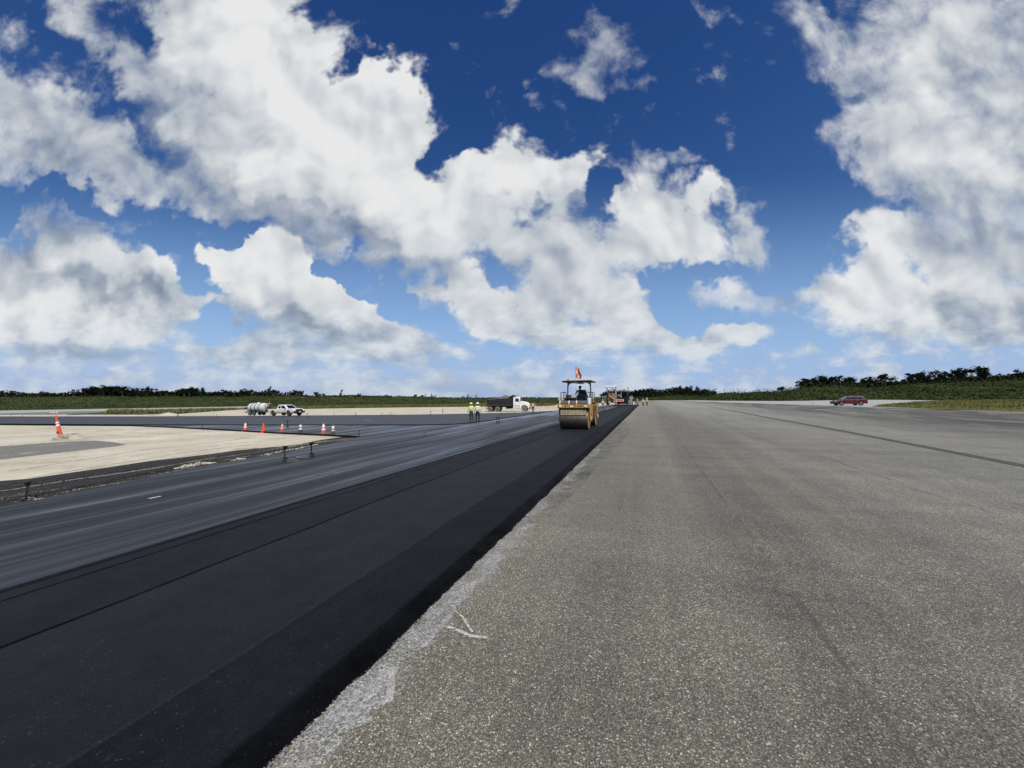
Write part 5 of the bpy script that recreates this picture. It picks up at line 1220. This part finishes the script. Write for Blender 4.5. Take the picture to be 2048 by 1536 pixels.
# ------------------------------------------------------------------ airfield edge lights on their stakes
def light_proto():
    t = empty('edge_light', (0, 0, 0))
    MB().lathe([(.10, 0), (.10, .02), (.06, .035), (.035, .05)], (0, 0, 0), 'z', 14).box((.02, 0, .10), (.16, .07, .05)).build('base', M['stake'], t)
    MB().tube([(0, 0, .03), (0, 0, .42)], .022, 8).build('stem', M['stake'], t)
    MB().lathe([(.03, .40), (.045, .43), (.065, .475), (.085, .49), (.085, .515), (.03, .53)], (0, 0, 0), 'z', 14).box((.02, 0, .50), (.17, .05, .045)).build('lamp_head', M['stake'], t)
    return t
LP = light_proto(); used = [False]
def light(px, py, hpx, label, off=0.0, tilt=0, group='black airfield edge lights', head=None):
    p = ground_at(px, py, off); hgt = hpx / FPX * p.y
    o = LP if not used[0] else copy_tree(LP); used[0] = True
    o.location = p; s = hgt / .53; o.scale = (s, s, s); o.rotation_euler = (math.radians(tilt), math.radians(tilt * .4), random.Random(px * 7).uniform(-.4, .4))
    tag(o, label, 'edge light', group)
light(569.5, 921.8, 30, 'tall black light with flat head nearest to the pale rubble at the sand edge')
light(623, 912.8, 29, 'tall black light with tilted head, right one of the near pair by the sand', tilt=4)
light(50.5, 999, 35, 'dusty black light with a broad drooping head in the dark sprayed edge at far left', SZ + .01, tilt=-8)
light(575, 854.5, 13.5, 'thin black light standing behind the cones, between the third and fourth cone')
light(718.5, 870, 8, 'short black light at the very tip of the sand')
light(845, 854.3, 5.5, 'tiny black light alone in the shiny bluish lane left of the two workers')
light(846.3, 871.5, 4.5, 'squat black light, left one of the close pair below the two workers')
light(850.8, 871.5, 6.5, 'upright black light, right one of the close pair below the two workers')
light(993.8, 846, 12, 'tall thin black light, left one of the twins in front of the dump truck')
light(998.0, 846, 12, 'tall thin black light, right one of the twins in front of the dump truck')
light(1075, 832.8, 3.5, 'small black light lying low beside an upright one, right of the orange-vested worker')
light(1080, 833.3, 5.5, 'small upright black light on the bluish lane, right of the orange-vested worker')
light(332, 853, 6, 'short black light left of the first cone, on the thin wedge of lane', .0)
light(404.5, 857.5, 9.5, 'slim black light on the wedge of lane, last before the first cone', .0)
light(380.5, 839.5, 3, 'low black light on the far lane left of the tank trailer', .07)
light(721.5, 840, 3, 'low black light at the end of a pale mark on the far lane', .07)
light(1002.0, 831.5, 4, 'tiny black light on the far lane under the dump truck bed', .07)
light(614.5, 833.8, 7, 'slender light on the far lane just right of the pickup bumper', .07)
light(433.5, 834, 5.5, 'slender light on the far lane left of the tank trailer', .07)
for px, py, h_ in ((415, 834, 3), (668, 831.5, 5), (711, 830.8, 6), (763, 830.5, 5), (781, 830, 5), (861, 829.5, 7), (45, 832.5, 3.5), (210, 835, 4), (132, 836.5, 4)):
    light(px, py, h_, 'tiny dark light along the line where the far lane meets the sand strip', .0, group='tiny lights along the sand strip')
light(1977.3, 817.6, 5.5, 'small black light at the grass edge on the far right', .0)
light(1627.2, 808.3, 4, 'small black light left of the red car on the pale pavement', .0)
light(1620.4, 806.0, 2.5, 'tiny black light farther off, left of the red car', .0)
light(1786, 801.2, 3, 'tiny black light right of the red car on the pale road', .0)
light(355.5, 832.6, 9, 'short light topped by a white cap beside the small sand mound', .0)
light(22, 831.5, 4, 'small dark light at far left before the pale road', .0)

# small post and low barricade
pp = ground_at(885.3, 826.8, SZ); t = empty('marker_post', pp, 0, 'rusty brown marker post standing in the sand strip left of the workers', 'post')
MB().tube([(0, 0, 0), (0, 0, .78)], .05, 8).lathe([(.07, 0), (.07, .03)], (0, 0, 0), 'z', 10).build('post', M['rust'], t); MB().lathe([(.055, .74), (.06, .78), (.02, .82)], (0, 0, 0), 'z', 8).build('cap', M['orangered'], t)
bp = ground_at(110, 826.5, SZ); t = empty('barricade', bp, 0, 'low orange and white barricade far off behind the leaning post', 'barricade')
for k in range(6): MB().box((-.85 + k * .34, 0, .18), (.34, .22, .24), taper=.8).build('panel', M['flagorange' if k % 2 else 'collar'], t)

# ------------------------------------------------------------------ scrub banks beyond the pavement
M['leafdark'] = mat_grass('dark_leaves', ((.0035, .0075, .003), (.008, .016, .006), (.020, .032, .010)), 6.0)
M['leafmid'] = mat_grass('scrub_leaves', ((.020, .030, .007), (.050, .066, .015), (.110, .125, .036)), .45)
M['leafhill'] = mat_grass('hill_scrub_leaves', ((.012, .019, .005), (.038, .052, .014), (.100, .112, .036)), .40)
M['dryleaf'] = mat_grass('dry_grass_blades', ((.075, .085, .024), (.15, .15, .048), (.24, .215, .085)), 3.0)
M['bark'] = mat_plain('grey_bark', (.09, .075, .06), .9, .3, 3)
for k in ('leafdark', 'leafmid', 'leafhill', 'dryleaf'):
    for n_ in M[k].node_tree.nodes:
        if n_.type == 'BUMP': n_.inputs['Strength'].default_value = 0.0
PROF = [(-500, 826, 800, 300), (0, 820.5, 794, 235), (300, 815.5, 793, 240), (480, 812.6, 793.2, 240), (620, 813.8, 793, 215), (760, 811.5, 794, 230), (900, 809, 797.5, 250),
        (1110, 806.5, 797.0, 280), (1200, 803.0, 796.5, 320), (1262, 801.3, 794.5, 330), (1340, 800.8, 791, 320), (1400, 801.2, 791, 290), (1440, 802.2, 787.5, 250), (1500, 802.6, 788, 225), (1560, 803, 784.5, 215), (1610, 802.4, 776, 215),
        (1680, 801.0, 773, 215), (1760, 800.2, 774, 215), (1840, 799.8, 768, 215), (1930, 799.4, 764, 220), (2048, 799.0, 762, 225), (2300, 800, 758, 240), (2700, 808, 760, 280)]
def prof(px):
    for a_, b_ in zip(PROF, PROF[1:]):
        if a_[0] <= px <= b_[0]:
            f = (px - a_[0]) / (b_[0] - a_[0]); return [a_[i] + (b_[i] - a_[i]) * f for i in range(1, 4)]
    return list(PROF[0][1:] if px < PROF[0][0] else PROF[-1][1:])
def bank_point(px, f):
    """f runs 0 at the foot of the bank, 1 on its crest, above 1 behind it"""
    by, ty, Yt = prof(px)
    b0 = ground_at(px, by, SZ); c1 = at(px, ty, Yt)
    if f <= 1:
        x = b0.x + (c1.x - b0.x) * f; y = b0.y + (c1.y - b0.y) * f
        g_ = f * f * (3 - 2 * f) * .55 + .45 * f ** .6
        z = b0.z - .1 + (c1.z - b0.z + .1) * g_
        z += (mnoise.noise((x * .05, y * .05, 1)) * 1.1 + mnoise.noise((x * .16, y * .16, 5)) * .5) * min(1, f * 3) * (1 - max(0, f - .8) * 3)
    else:
        k = 1 + (f - 1) * .8; x = c1.x * k; y = c1.y * k; z = c1.z - (f - 1) * 3
    return Vector((x, y, z))
def bank(name, p0, p1, step):
    V, F = [], []; fs = [0, .06, .14, .24, .36, .48, .6, .72, .84, .93, 1, 1.15, 1.5, 2.2]
    xs = [p0 + (p1 - p0) * i / int((p1 - p0) / step) for i in range(int((p1 - p0) / step) + 1)]
    for x in xs: V += [bank_point(x, f) for f in fs]
    n = len(fs)
    for i in range(len(xs) - 1):
        for j in range(n - 1): F.append((i * n + j, (i + 1) * n + j, (i + 1) * n + j + 1, i * n + j + 1))
    o = link_mesh(name, V, F, M['field'], smooth=True); o['kind'] = 'structure'
bank('hill', 1262, 2700, 14); bank('embankment', -500, 1262, 14)

def blades(V, F, p, size, rnd, flat=.5, up=0.0):
    """one leafy clump card: a bent triangle pair"""
    d = Vector((rnd.gauss(0, 1), rnd.gauss(0, 1), rnd.gauss(0, flat))).normalized()
    if up: d = (d + Vector((0, 0, up))).normalized()
    u_ = d.orthogonal().normalized(); u_.rotate(Matrix.Rotation(rnd.uniform(0, 6.28), 3, d))
    w_ = d.cross(u_)
    b = len(V); s = size
    V.extend([p - u_ * s * .5, p + w_ * s * .45, p + u_ * s * .6, p - w_ * s * .4])
    F.append((b, b + 1, b + 2, b + 3))
def scrub(name, p0, p1, count, lo, hi, size, seed, mat, hmax=1.2, f0=0.0, f1=1.02, power=1.0):
    rnd = random.Random(seed); V, F = [], []
    for _ in range(count):
        px = rnd.uniform(p0, p1); f = f0 + (f1 - f0) * rnd.random() ** power
        b = bank_point(px, f)
        c = mnoise.noise((b.x * .10, b.y * .10, 2)) * .5 + .5
        h_ = rnd.random() ** 1.3 * hmax * ((.25 + 1.5 * c) if mat != 'leafhill' else max(.12, 4.2 * (mnoise.noise((b.x * .13, b.y * .13, 4)) ** 2) + .9 * (c - .35)))
        blades(V, F, b + Vector((rnd.uniform(-.6, .6), rnd.uniform(-.6, .6), h_)), size * rnd.uniform(.6, 1.5), rnd, 1.0, {'leafmid': 2.4, 'leafhill': 2.2}.get(mat, 0))
    o = link_mesh(name, V, F, M[mat]); tag(o, kind='stuff'); return o
scrub('scrub', -120, 1262, 42000, 0, 1, .48, 11, 'leafmid', .8)
scrub('scrub', 1262, 2250, 60000, 0, 1, .55, 12, 'leafhill', 2.3)
# the closed thicket under the trees
scrub('thicket', -120, 560, 8000, 0, 1, .8, 13, 'leafdark', 2.6, .95, 1.03)
scrub('thicket', 560, 1230, 3500, 0, 1, .7, 14, 'leafdark', .8, .97, 1.03)
scrub('thicket', 1215, 1385, 7500, 0, 1, 1.0, 15, 'leafdark', 5.5, .75, 1.03)
scrub('thicket', 1380, 1432, 1800, 0, 1, .9, 17, 'leafdark', 3.0, .8, 1.03)
scrub('thicket', 1600, 2250, 7000, 0, 1, .9, 16, 'leafdark', 2.2, .88, 1.03)

# dry verge grass near the runway edge, on the right
def tufts(name, poly, n, size, seed, off, mat):
    rnd = random.Random(seed); P = [to_as(*ground_at(x, y, off).xy) for x, y in poly]
    x0, x1 = min(p[0] for p in P), max(p[0] for p in P); y0, y1 = min(p[1] for p in P), max(p[1] for p in P)
    def inside(a, s):
        c = False; j = len(P) - 1
        for i in range(len(P)):
            if (P[i][1] > s) != (P[j][1] > s) and a < (P[j][0] - P[i][0]) * (s - P[i][1]) / (P[j][1] - P[i][1]) + P[i][0]: c = not c
            j = i
        return c
    V, F = [], []; k = 0; tries = 0
    while k < n and tries < n * 30:
        tries += 1
        a, s = rnd.uniform(x0, x1), rnd.uniform(y0, y1)
        if not inside(a, s) or mnoise.noise((a * .12, s * .12, 7)) < rnd.uniform(-.5, .3): continue
        x, y = to_xy(a, s); z = Has(a) + off; k += 1
        for _ in range(3):
            t_ = rnd.uniform(0, 6.28); h_ = size * rnd.uniform(.5, 1.3); b = len(V)
            dx_, dy_ = math.cos(t_) * h_ * .25, math.sin(t_) * h_ * .25
            V.extend([Vector((x - dy_ * .6, y + dx_ * .6, z)), Vector((x + dy_ * .6, y - dx_ * .6, z)), Vector((x + dx_ * 2, y + dy_ * 2, z + h_))])
            F.append((b, b + 1, b + 2))
    o = link_mesh(name, V, F, M[mat]); tag(o, kind='stuff')
tufts('grass_tufts', [(1745, 813.4), (1765, 809.4), (1832, 803.6), (1884, 801.8), (1980, 799.3), (2200, 799.3), (2200, 828), (2048, 824.0), (1900, 818.4)], 5000, .26, 3, SZ + .04, 'dryleaf')
tufts('grass_tufts', [(215, 827.6), (215, 822.4), (300, 821.4), (480, 818.4), (620, 813.7), (900, 810.2), (1110, 808.2), (1110, 811.5), (1000, 812.8), (900, 813.8), (800, 814.8), (700, 816.3), (610, 817.8), (480, 819), (420, 823), (350, 828.4), (300, 827.6)], 12000, .6, 4, SZ, 'dryleaf')

# ------------------------------------------------------------------ trees: trunk with limbs, crown of leaf clumps
def tree_proto(kind, seed):
    rnd = random.Random(seed); t = empty('tree', (0, 0, 0)); tr = MB(); V, F = [], []
    tips = []
    if kind == 'conifer':          # feathery ironwood, unit height 1
        t.name = 'ironwood_tree'; lean = rnd.uniform(-.05, .16)
        axis = [Vector((lean * k * k, 0, k)) for k in (0, .25, .5, .75, 1.0)]
        tr.tube(axis, [.035, .028, .02, .012, .004], 6)
        for k in range(34):
            h_ = rnd.uniform(.16, 1.0); r_ = (.27 * (1 - h_) ** .75 + .035) * rnd.uniform(.5, 1.25); a = rnd.uniform(0, 6.28)
            b = Vector((lean * h_ * h_, 0, h_)); e = b + Vector((math.cos(a) * r_ + .05, math.sin(a) * r_, r_ * rnd.uniform(.35, .9)))
            tr.tube([b, (b + e) / 2 + Vector((0, 0, -.01)), e], [.008, .005, .002], 4)
            for q_ in range(9):
                f = rnd.uniform(.2, 1.08); blades(V, F, b.lerp(e, f) + Vector([rnd.gauss(0, .018) for _ in range(3)]), .062 * rnd.uniform(.6, 1.4), rnd, 1.0)
    else:
        t.name = 'broadleaf_tree'; W = {'round': .42, 'wide': .62, 'wind': .50}[kind]
        base_n = 3 if kind == 'wide' else 2
        for k in range(base_n):
            a = rnd.uniform(0, 6.28); r0 = .04 * k
            mid = Vector((math.cos(a) * .12, math.sin(a) * .12, .28)); top_ = Vector((math.cos(a) * W * .4 + (.15 if kind == 'wind' else 0), math.sin(a) * W * .4, .68))
            tr.tube([Vector((math.cos(a) * r0, math.sin(a) * r0, -.03)), mid, top_], [.040, .028, .010], 6)
            for _ in range(7):
                a2 = rnd.uniform(0, 6.28); el = rnd.uniform(.1, 1.3)
                e = mid.lerp(top_, rnd.uniform(.2, 1)) + Vector((math.cos(a2) * math.cos(el), math.sin(a2) * math.cos(el), math.sin(el) * .8)) * W * rnd.uniform(.35, .70)
                if kind == 'wind': e.x += .16 * rnd.random(); 
                tr.tube([mid.lerp(top_, .5), mid.lerp(e, .6), e], [.014, .009, .003], 4); tips.append(e)
        for e in tips:
            R_ = rnd.uniform(.06, .14)
            for _ in range(48):
                d = Vector((rnd.gauss(0, 1), rnd.gauss(0, 1), rnd.gauss(0, .8))).normalized() * R_ * rnd.random() ** .4
                blades(V, F, e + d, .060 * rnd.uniform(.6, 1.5), rnd, 1.0)
            for _ in range(10):      # loose twigs breaking the outline
                d = Vector((rnd.gauss(.3 if kind == 'wind' else 0, .7), rnd.gauss(0, .7), abs(rnd.gauss(.5, .6)))).normalized() * R_ * rnd.uniform(1, 1.8)
                blades(V, F, e + d, .038 * rnd.uniform(.6, 1.5), rnd, 1.0)
    zmax = max(v.z for v in V)
    for i, v in enumerate(V): V[i] = v / zmax
    tr.build('trunk', M['bark'], t, smooth=True)
    link_mesh('crown', V, F, M['leafdark'], t)
    return t
PT = {k: [tree_proto(k, 10 * i + j) for j in range(3)] for i, k in enumerate(('conifer', 'round', 'wide', 'wind'))}
used_t = set()
def tree(px, topy, kind, f, label, group, wide=1.0, seed=0, sink=.4):
    rnd = random.Random(int(px * 13) + seed)
    b = bank_point(px, f); ty = (pixdir(px, topy)); top = CAM_H + ty.z * (b.y / ty.y)
    hgt = max(1.5, (top - b.z) / .76); sink = hgt * .24
    i = rnd.randrange(3); o = PT[kind][i]
    if (kind, i) in used_t: o = copy_tree(o)
    used_t.add((kind, i))
    o.location = (b.x, b.y, b.z - sink); o.scale = (hgt * wide, hgt * wide, hgt); o.rotation_euler = (0, 0, rnd.uniform(-.5, .5) if kind in ('wind', 'conifer') else rnd.uniform(0, 6.28))
    tag(o, label, 'tree', group)
SK = [(-100, 789), (0, 787), (15, 782), (30, 787), (70, 787), (85, 782), (98, 786), (130, 788), (150, 781), (158, 776), (170, 776), (185, 775), (200, 773), (215, 770), (240, 772), (258, 776), (268, 772), (282, 776), (295, 778), (312, 778), (325, 777), (340, 781),
      (362, 774), (376, 771), (388, 774), (400, 778), (420, 781), (440, 777), (465, 778), (480, 779), (490, 776), (505, 780), (520, 781), (536, 773), (548, 776), (560, 784), (572, 780), (585, 778), (600, 781), (618, 790), (630, 783), (642, 782), (655, 786), (670, 787), (681, 779), (690, 789), (720, 786), (735, 792), (765, 789), (775, 788), (795, 792), (815, 792), (830, 789), (850, 788), (862, 787), (880, 794), (910, 791), (922, 791), (935, 788), (950, 790), (960, 794)]
def sky_y(px):
    for a_, b_ in zip(SK, SK[1:]):
        if a_[0] <= px <= b_[0]: return a_[1] + (b_[1] - a_[1]) * (px - a_[0]) / (b_[0] - a_[0])
    return 792
# the tall ones one can pick out
named = [(85, 781.5, 'wind', 'thin windswept tree standing up from the low line at far left'), (155, 775.5, 'wind', 'spiky windswept tree at the left end of the highest clump'),
 (215, 769.5, 'round', 'tallest round tree at the crown of the dark hump on the left'), (243, 770.5, 'wide', 'broad round tree forming the right shoulder of the dark hump'), (190, 774, 'wide', 'broad tree on the left slope of the dark hump'),
 (270, 771.5, 'wind', 'bushy windswept tree just right of the dark hump'), (375, 771, 'wind', 'tall twin-tipped windswept tree between the hump and the tank trailer'), (387, 774, 'wind', 'tree leaning right, beside the twin-tipped one'),
 (440, 777, 'wind', 'windswept tree on the skyline left of the tank trailer'), (490, 775.5, 'wind', 'rounded tree straight above the tank trailer'), (537, 772.5, 'conifer', 'tallest spiky tree above the gap between trailer and pickup'),
 (585, 778, 'wind', 'ragged tree above the pickup cab'), (600, 780.5, 'round', 'small dense tree above the pickup bonnet'), (634, 783, 'round', 'low round tree right of the pickup'), (681, 778.5, 'conifer', 'lone thin upright tree right of the pickup'), (718, 786, 'round', 'small lone round tree left of mid field'),
 (768, 788.5, 'wind', 'low windswept pair of tips in the distance'), (830, 788.5, 'round', 'small round tree in the distance'), (850, 787.5, 'conifer', 'thin pointed tree, left of two in the distance'), (862, 787, 'conifer', 'thin pointed tree, right of two in the distance'), (935, 787.5, 'conifer', 'pointed dark tree above the two workers'), (951, 789.5, 'conifer', 'leaning dark tree just right of the two workers')]
for px, ty, k, lb in named: tree(px, ty, k, .99, lb, 'trees along the left skyline', 1.0 if k != 'conifer' else .9)
rnd = random.Random(4); px = -90.0
while px < 960:
    y = sky_y(px)
    if y < 792.5:
        lb = ('dark windswept tree in the closed line left of the high clump' if px < 150 else 'dark tree packed into the high clump on the left' if px < 350 else 'dark windswept tree in the line between the high clump and the tank trailer' if px < 480
              else 'dark tree in the broken line above the trailer and the pickup' if px < 610 else 'small dark tree in the sparse far line right of the pickup')
        tree(px, y + rnd.uniform(1.0, 5.0), rnd.choice(['wind', 'wind', 'round', 'conifer', 'wide']), rnd.uniform(.95, 1.04), lb, 'trees along the left skyline', rnd.uniform(.9, 1.3), seed=1)
    px += rnd.uniform(5, 9) if px < 610 else rnd.uniform(12, 24)
for px, ty, k in ((178, 773.5, 'wide'), (205, 770.5, 'wide'), (228, 768.5, 'wide'), (252, 770.5, 'wide'), (300, 775, 'wide'), (320, 774.5, 'round')): tree(px, ty, k, .97, 'dark tree packed into the high clump on the left', 'trees along the left skyline', 1.25, seed=5)
for px, ty in ((1010, 795), (1040, 795.5), (1082, 794), (1100, 795)): tree(px, ty + .5, 'round', 1.0, 'tiny far tree between the dump truck and the roller', 'trees along the left skyline')
# conifers behind the paver and at the end of the runway
for px, ty, k, lb in [(1204, 790, 'conifer', 'dark pointed tree left of the transfer machine'), (1213, 787, 'conifer', 'dark pointed tree behind the transfer machine'), (1270, 779, 'conifer', 'pointed tree just right of the paver'), (1278, 777.5, 'conifer', 'tall pointed tree above the orange-vested worker'),
 (1287, 776.5, 'conifer', 'pointed tree above the lime-vested worker'), (1296, 781, 'conifer', 'shorter pointed tree right of the three workers'), (1303, 777.5, 'conifer', 'slender tree at the end of the runway'), (1316, 783, 'conifer', 'low tree at the end of the runway'), (1330, 783, 'conifer', 'blunt tree left of the tall spire at the end of the runway'),
 (1340, 780, 'conifer', 'pointed tree next to the tall spire at the end of the runway'), (1356, 771, 'conifer', 'tallest spire at the end of the runway'), (1373, 772.5, 'conifer', 'narrow spire left of the broad dome tree'), (1391, 771.5, 'conifer', 'spire rising from the broad dome'), (1400, 774.5, 'wide', 'broad dome-shaped tree at the right end of the dark trees'), (1384, 776, 'wide', 'round tree left of the broad dome'), (1410, 777, 'wide', 'sloping tree closing the dark trees on the right')]:
    tree(px, ty, k, .92, lb, 'dark trees at the end of the runway', 1.0)
rnd = random.Random(9)
for i in range(34):
    px = 1205 + i * 6.2; tree(px, rnd.uniform(781, 788), rnd.choice(['conifer', 'round', 'wide']), rnd.uniform(.7, .98), 'dark tree in the closed wood across the end of the runway', 'dark trees at the end of the runway', rnd.uniform(.9, 1.3), seed=2)
# the hill on the right
for px, ty, k, lb, w_ in [(1560, 771.5, 'round', 'single small round tree left of the hill clumps', 1.3), (1470, 785, 'round', 'tiny far bush on the low saddle', 1.2), (1604, 758, 'round', 'small tree at the left end of the first hill clump', 1.0), (1617, 753, 'round', 'round tree second in the first hill clump', 1.0), (1634, 752, 'wide', 'bushy tree in the middle of the first hill clump', .8), (1650, 746, 'round', 'tallest round tree of the first hill clump', 1.1),
 (1660, 749, 'wide', 'broad tree right of the tallest in the first hill clump', .9), (1682, 749, 'wind', 'open-crowned tree in the first hill clump', 1.0), (1699, 753, 'wind', 'loose tree at the right end of the first hill clump', 1.0), (1728, 755, 'wide', 'dark spreading tree above the red car', .9), (1746, 751, 'wide', 'broad dark tree right above the red car', .9), (1768, 745.5, 'wind', 'wispy tree with feathery top right of the red car', 1.0),
 (1790, 762, 'round', 'low round bush-like tree in the gap', 1.4), (1822, 757, 'wide', 'low tree on the left flank of the large clump', .9), (1848, 740, 'wide', 'big spreading tree of the large clump', .9), (1838, 744, 'round', 'dense tree at the left of the large clump', 1.0), (1872, 746, 'wide', 'dark filling tree in the large clump', .9), (1897, 735, 'wide', 'tall round tree in the middle of the large clump', .9), (1918, 741, 'round', 'dense tree between the two tallest', 1.0), (1938, 730, 'wind', 'tallest tree on the hill with an open ragged top', 1.1), (1952, 738, 'wind', 'ragged tree beside the tallest on the hill', 1.0),
 (1980, 749, 'wide', 'low dark tree right of the tallest', .9), (2005, 745, 'wide', 'broad low tree near the right edge', .9), (2026, 746, 'round', 'round tree second from the right edge', 1.1), (2046, 736, 'wide', 'tall tree cut by the right edge of the view', .9), (2090, 738, 'wide', 'tall tree beyond the right edge', .9)]:
    tree(px, ty, k, .95, lb, 'trees on the hill on the right', w_ * 1.3)
for i in range(16):
    px = 1620 + i * 28 + rnd.uniform(-8, 8); b_ = prof(px)[1]
    tree(px, b_ - rnd.uniform(4, 9), rnd.choice(['round', 'wide']), rnd.uniform(.84, .94), 'dark bush-like tree low among the scrub of the hill', 'trees on the hill on the right', rnd.uniform(1.2, 1.6), seed=3)
for k in PT:
    for i, o in enumerate(PT[k]):
        if (k, i) not in used_t:
            for c in list(o.children): bpy.data.objects.remove(c)
            bpy.data.objects.remove(o)

# ------------------------------------------------------------------ rubble, lumps and mounds
def rock_geo(V, F, c, r, rnd, flat=.7):
    b = len(V); pts = []
    t = (1 + 5 ** .5) / 2
    ico = [(-1, t, 0), (1, t, 0), (-1, -t, 0), (1, -t, 0), (0, -1, t), (0, 1, t), (0, -1, -t), (0, 1, -t), (t, 0, -1), (t, 0, 1), (-t, 0, -1), (-t, 0, 1)]
    fc = [(0, 11, 5), (0, 5, 1), (0, 1, 7), (0, 7, 10), (0, 10, 11), (1, 5, 9), (5, 11, 4), (11, 10, 2), (10, 7, 6), (7, 1, 8), (3, 9, 4), (3, 4, 2), (3, 2, 6), (3, 6, 8), (3, 8, 9), (4, 9, 5), (2, 4, 11), (6, 2, 10), (8, 6, 7), (9, 8, 1)]
    for p in ico:
        v = Vector(p).normalized() * r * rnd.uniform(.7, 1.25); V.append(Vector((c[0] + v.x, c[1] + v.y, c[2] + v.z * flat)))
    F.extend([tuple(b + i for i in f) for f in fc])
def rubble(name, path, n, r, spread, hgt, mat, seed, off=SZ, label=None, cat=None, kind='stuff'):
    rnd = random.Random(seed); V, F = [], []
    pts = [ground_at(x, y, off) for x, y in path]
    for _ in range(n):
        k = rnd.random() * (len(pts) - 1); i = int(k); p = pts[i].lerp(pts[min(i + 1, len(pts) - 1)], k - i)
        s_ = math.sin(math.pi * (k / (len(pts) - 1))) ** .5
        dx_, dy_ = rnd.gauss(0, spread), rnd.gauss(0, spread * .6)
        z = hgt * s_ * math.exp(-(dx_ * dx_ + dy_ * dy_) / (spread * spread * 1.5)) * rnd.random()
        rock_geo(V, F, (p.x + dx_, p.y + dy_, p.z + z), r * rnd.uniform(.3, 1.5), rnd)
    o = link_mesh(name, V, F, M[mat]); tag(o, label, cat, None, kind); return o
def mound(name, px, py, w, d, h, mat, seed, label, off=SZ):
    p = ground_at(px, py, off); V, F = [], []; n = 22
    for i in range(n):
        for j in range(n):
            u_, v_ = i / (n - 1) * 2 - 1, j / (n - 1) * 2 - 1; r_ = math.hypot(u_, v_)
            z = max(0, 1 - r_) ** 1.1 * h * (1 + .6 * mnoise.noise((u_ * 3 + seed, v_ * 3, 2))) + (.05 * mnoise.noise((u_ * 9, v_ * 9, seed)) * h if r_ < 1 else -.02)
            V.append((p.x + u_ * w, p.y + v_ * d, p.z + z))
    for i in range(n - 1):
        for j in range(n - 1): F.append((i * n + j, (i + 1) * n + j, (i + 1) * n + j + 1, i * n + j + 1))
    o = link_mesh(name, V, F, M[mat], smooth=True); tag(o, label, 'mound'); return o
rubble('rubble', [(105, 881), (125, 879.5), (150, 876.5), (168, 877)], 420, .045, .16, .42, 'rock', 1)
rubble('rubble', [(0, 892.5), (40, 890), (80, 886.5), (115, 882.5)], 260, .035, .12, .05, 'rock', 2)
mound('gravel_mound', 146, 877.5, .95, .62, .26, 'bank', 4, 'small coral gravel mound at the foot of the leaning post')
mound('sand_mound', 336, 830.0, 2.6, 1.4, .42, 'sand', 2, 'small pale sand mound beyond the far lane at left')
mound('berm', 1090, 819.3, 4.2, 2.2, .75, 'bank', 6, 'low brown sand berm between the orange-vested worker and the roller')
mound('berm', 1112, 816.5, 4.0, 2.2, .85, 'bank', 8, 'low brown sand berm directly left of the roller')
mound('dark_mound', 150, 829.5, 1.7, .8, .22, 'tarrock', 3, 'dark low heap beyond the far lane above the leaning post')
mound('dark_heap', 280, 829.5, .55, .4, .22, 'tarrock', 5, 'small dark lump beyond the far lane right of the dark low heap')
rubble('tar_lumps', [(0, 1005), (100, 986), (200, 967), (300, 946), (380, 932), (440, 922)], 900, .030, .14, .05, 'tarrock', 6)
rubble('tar_lumps', [(0, 985), (150, 958), (300, 936), (420, 917)], 350, .022, .35, .02, 'tarrock', 7)
rubble('coral_lumps', [(352, 938), (372, 934), (400, 929), (426, 926)], 300, .028, .07, .10, 'rock', 8)
rubble('coral_lumps', [(470, 921), (485, 918)], 60, .028, .06, .08, 'rock', 9)
rubble('coral_lumps', [(36, 1000), (50, 998), (68, 995), (75, 1001)], 40, .022, .08, .02, 'rock', 10)
rubble('coral_lumps', [(520, 912), (560, 904), (600, 896.5), (640, 888)], 220, .022, .10, .04, 'rock', 11)
rubble('loose_stones', [(60, 905), (300, 880), (500, 872), (640, 874)], 300, .016, 1.2, .0, 'rock', 12)
rubble('asphalt_crumbs', [(520, 1530), (700, 1362), (900, 1172), (1100, 984), (1200, 893)], 420, .007, .035, .01, 'tarrock', 13, .0)
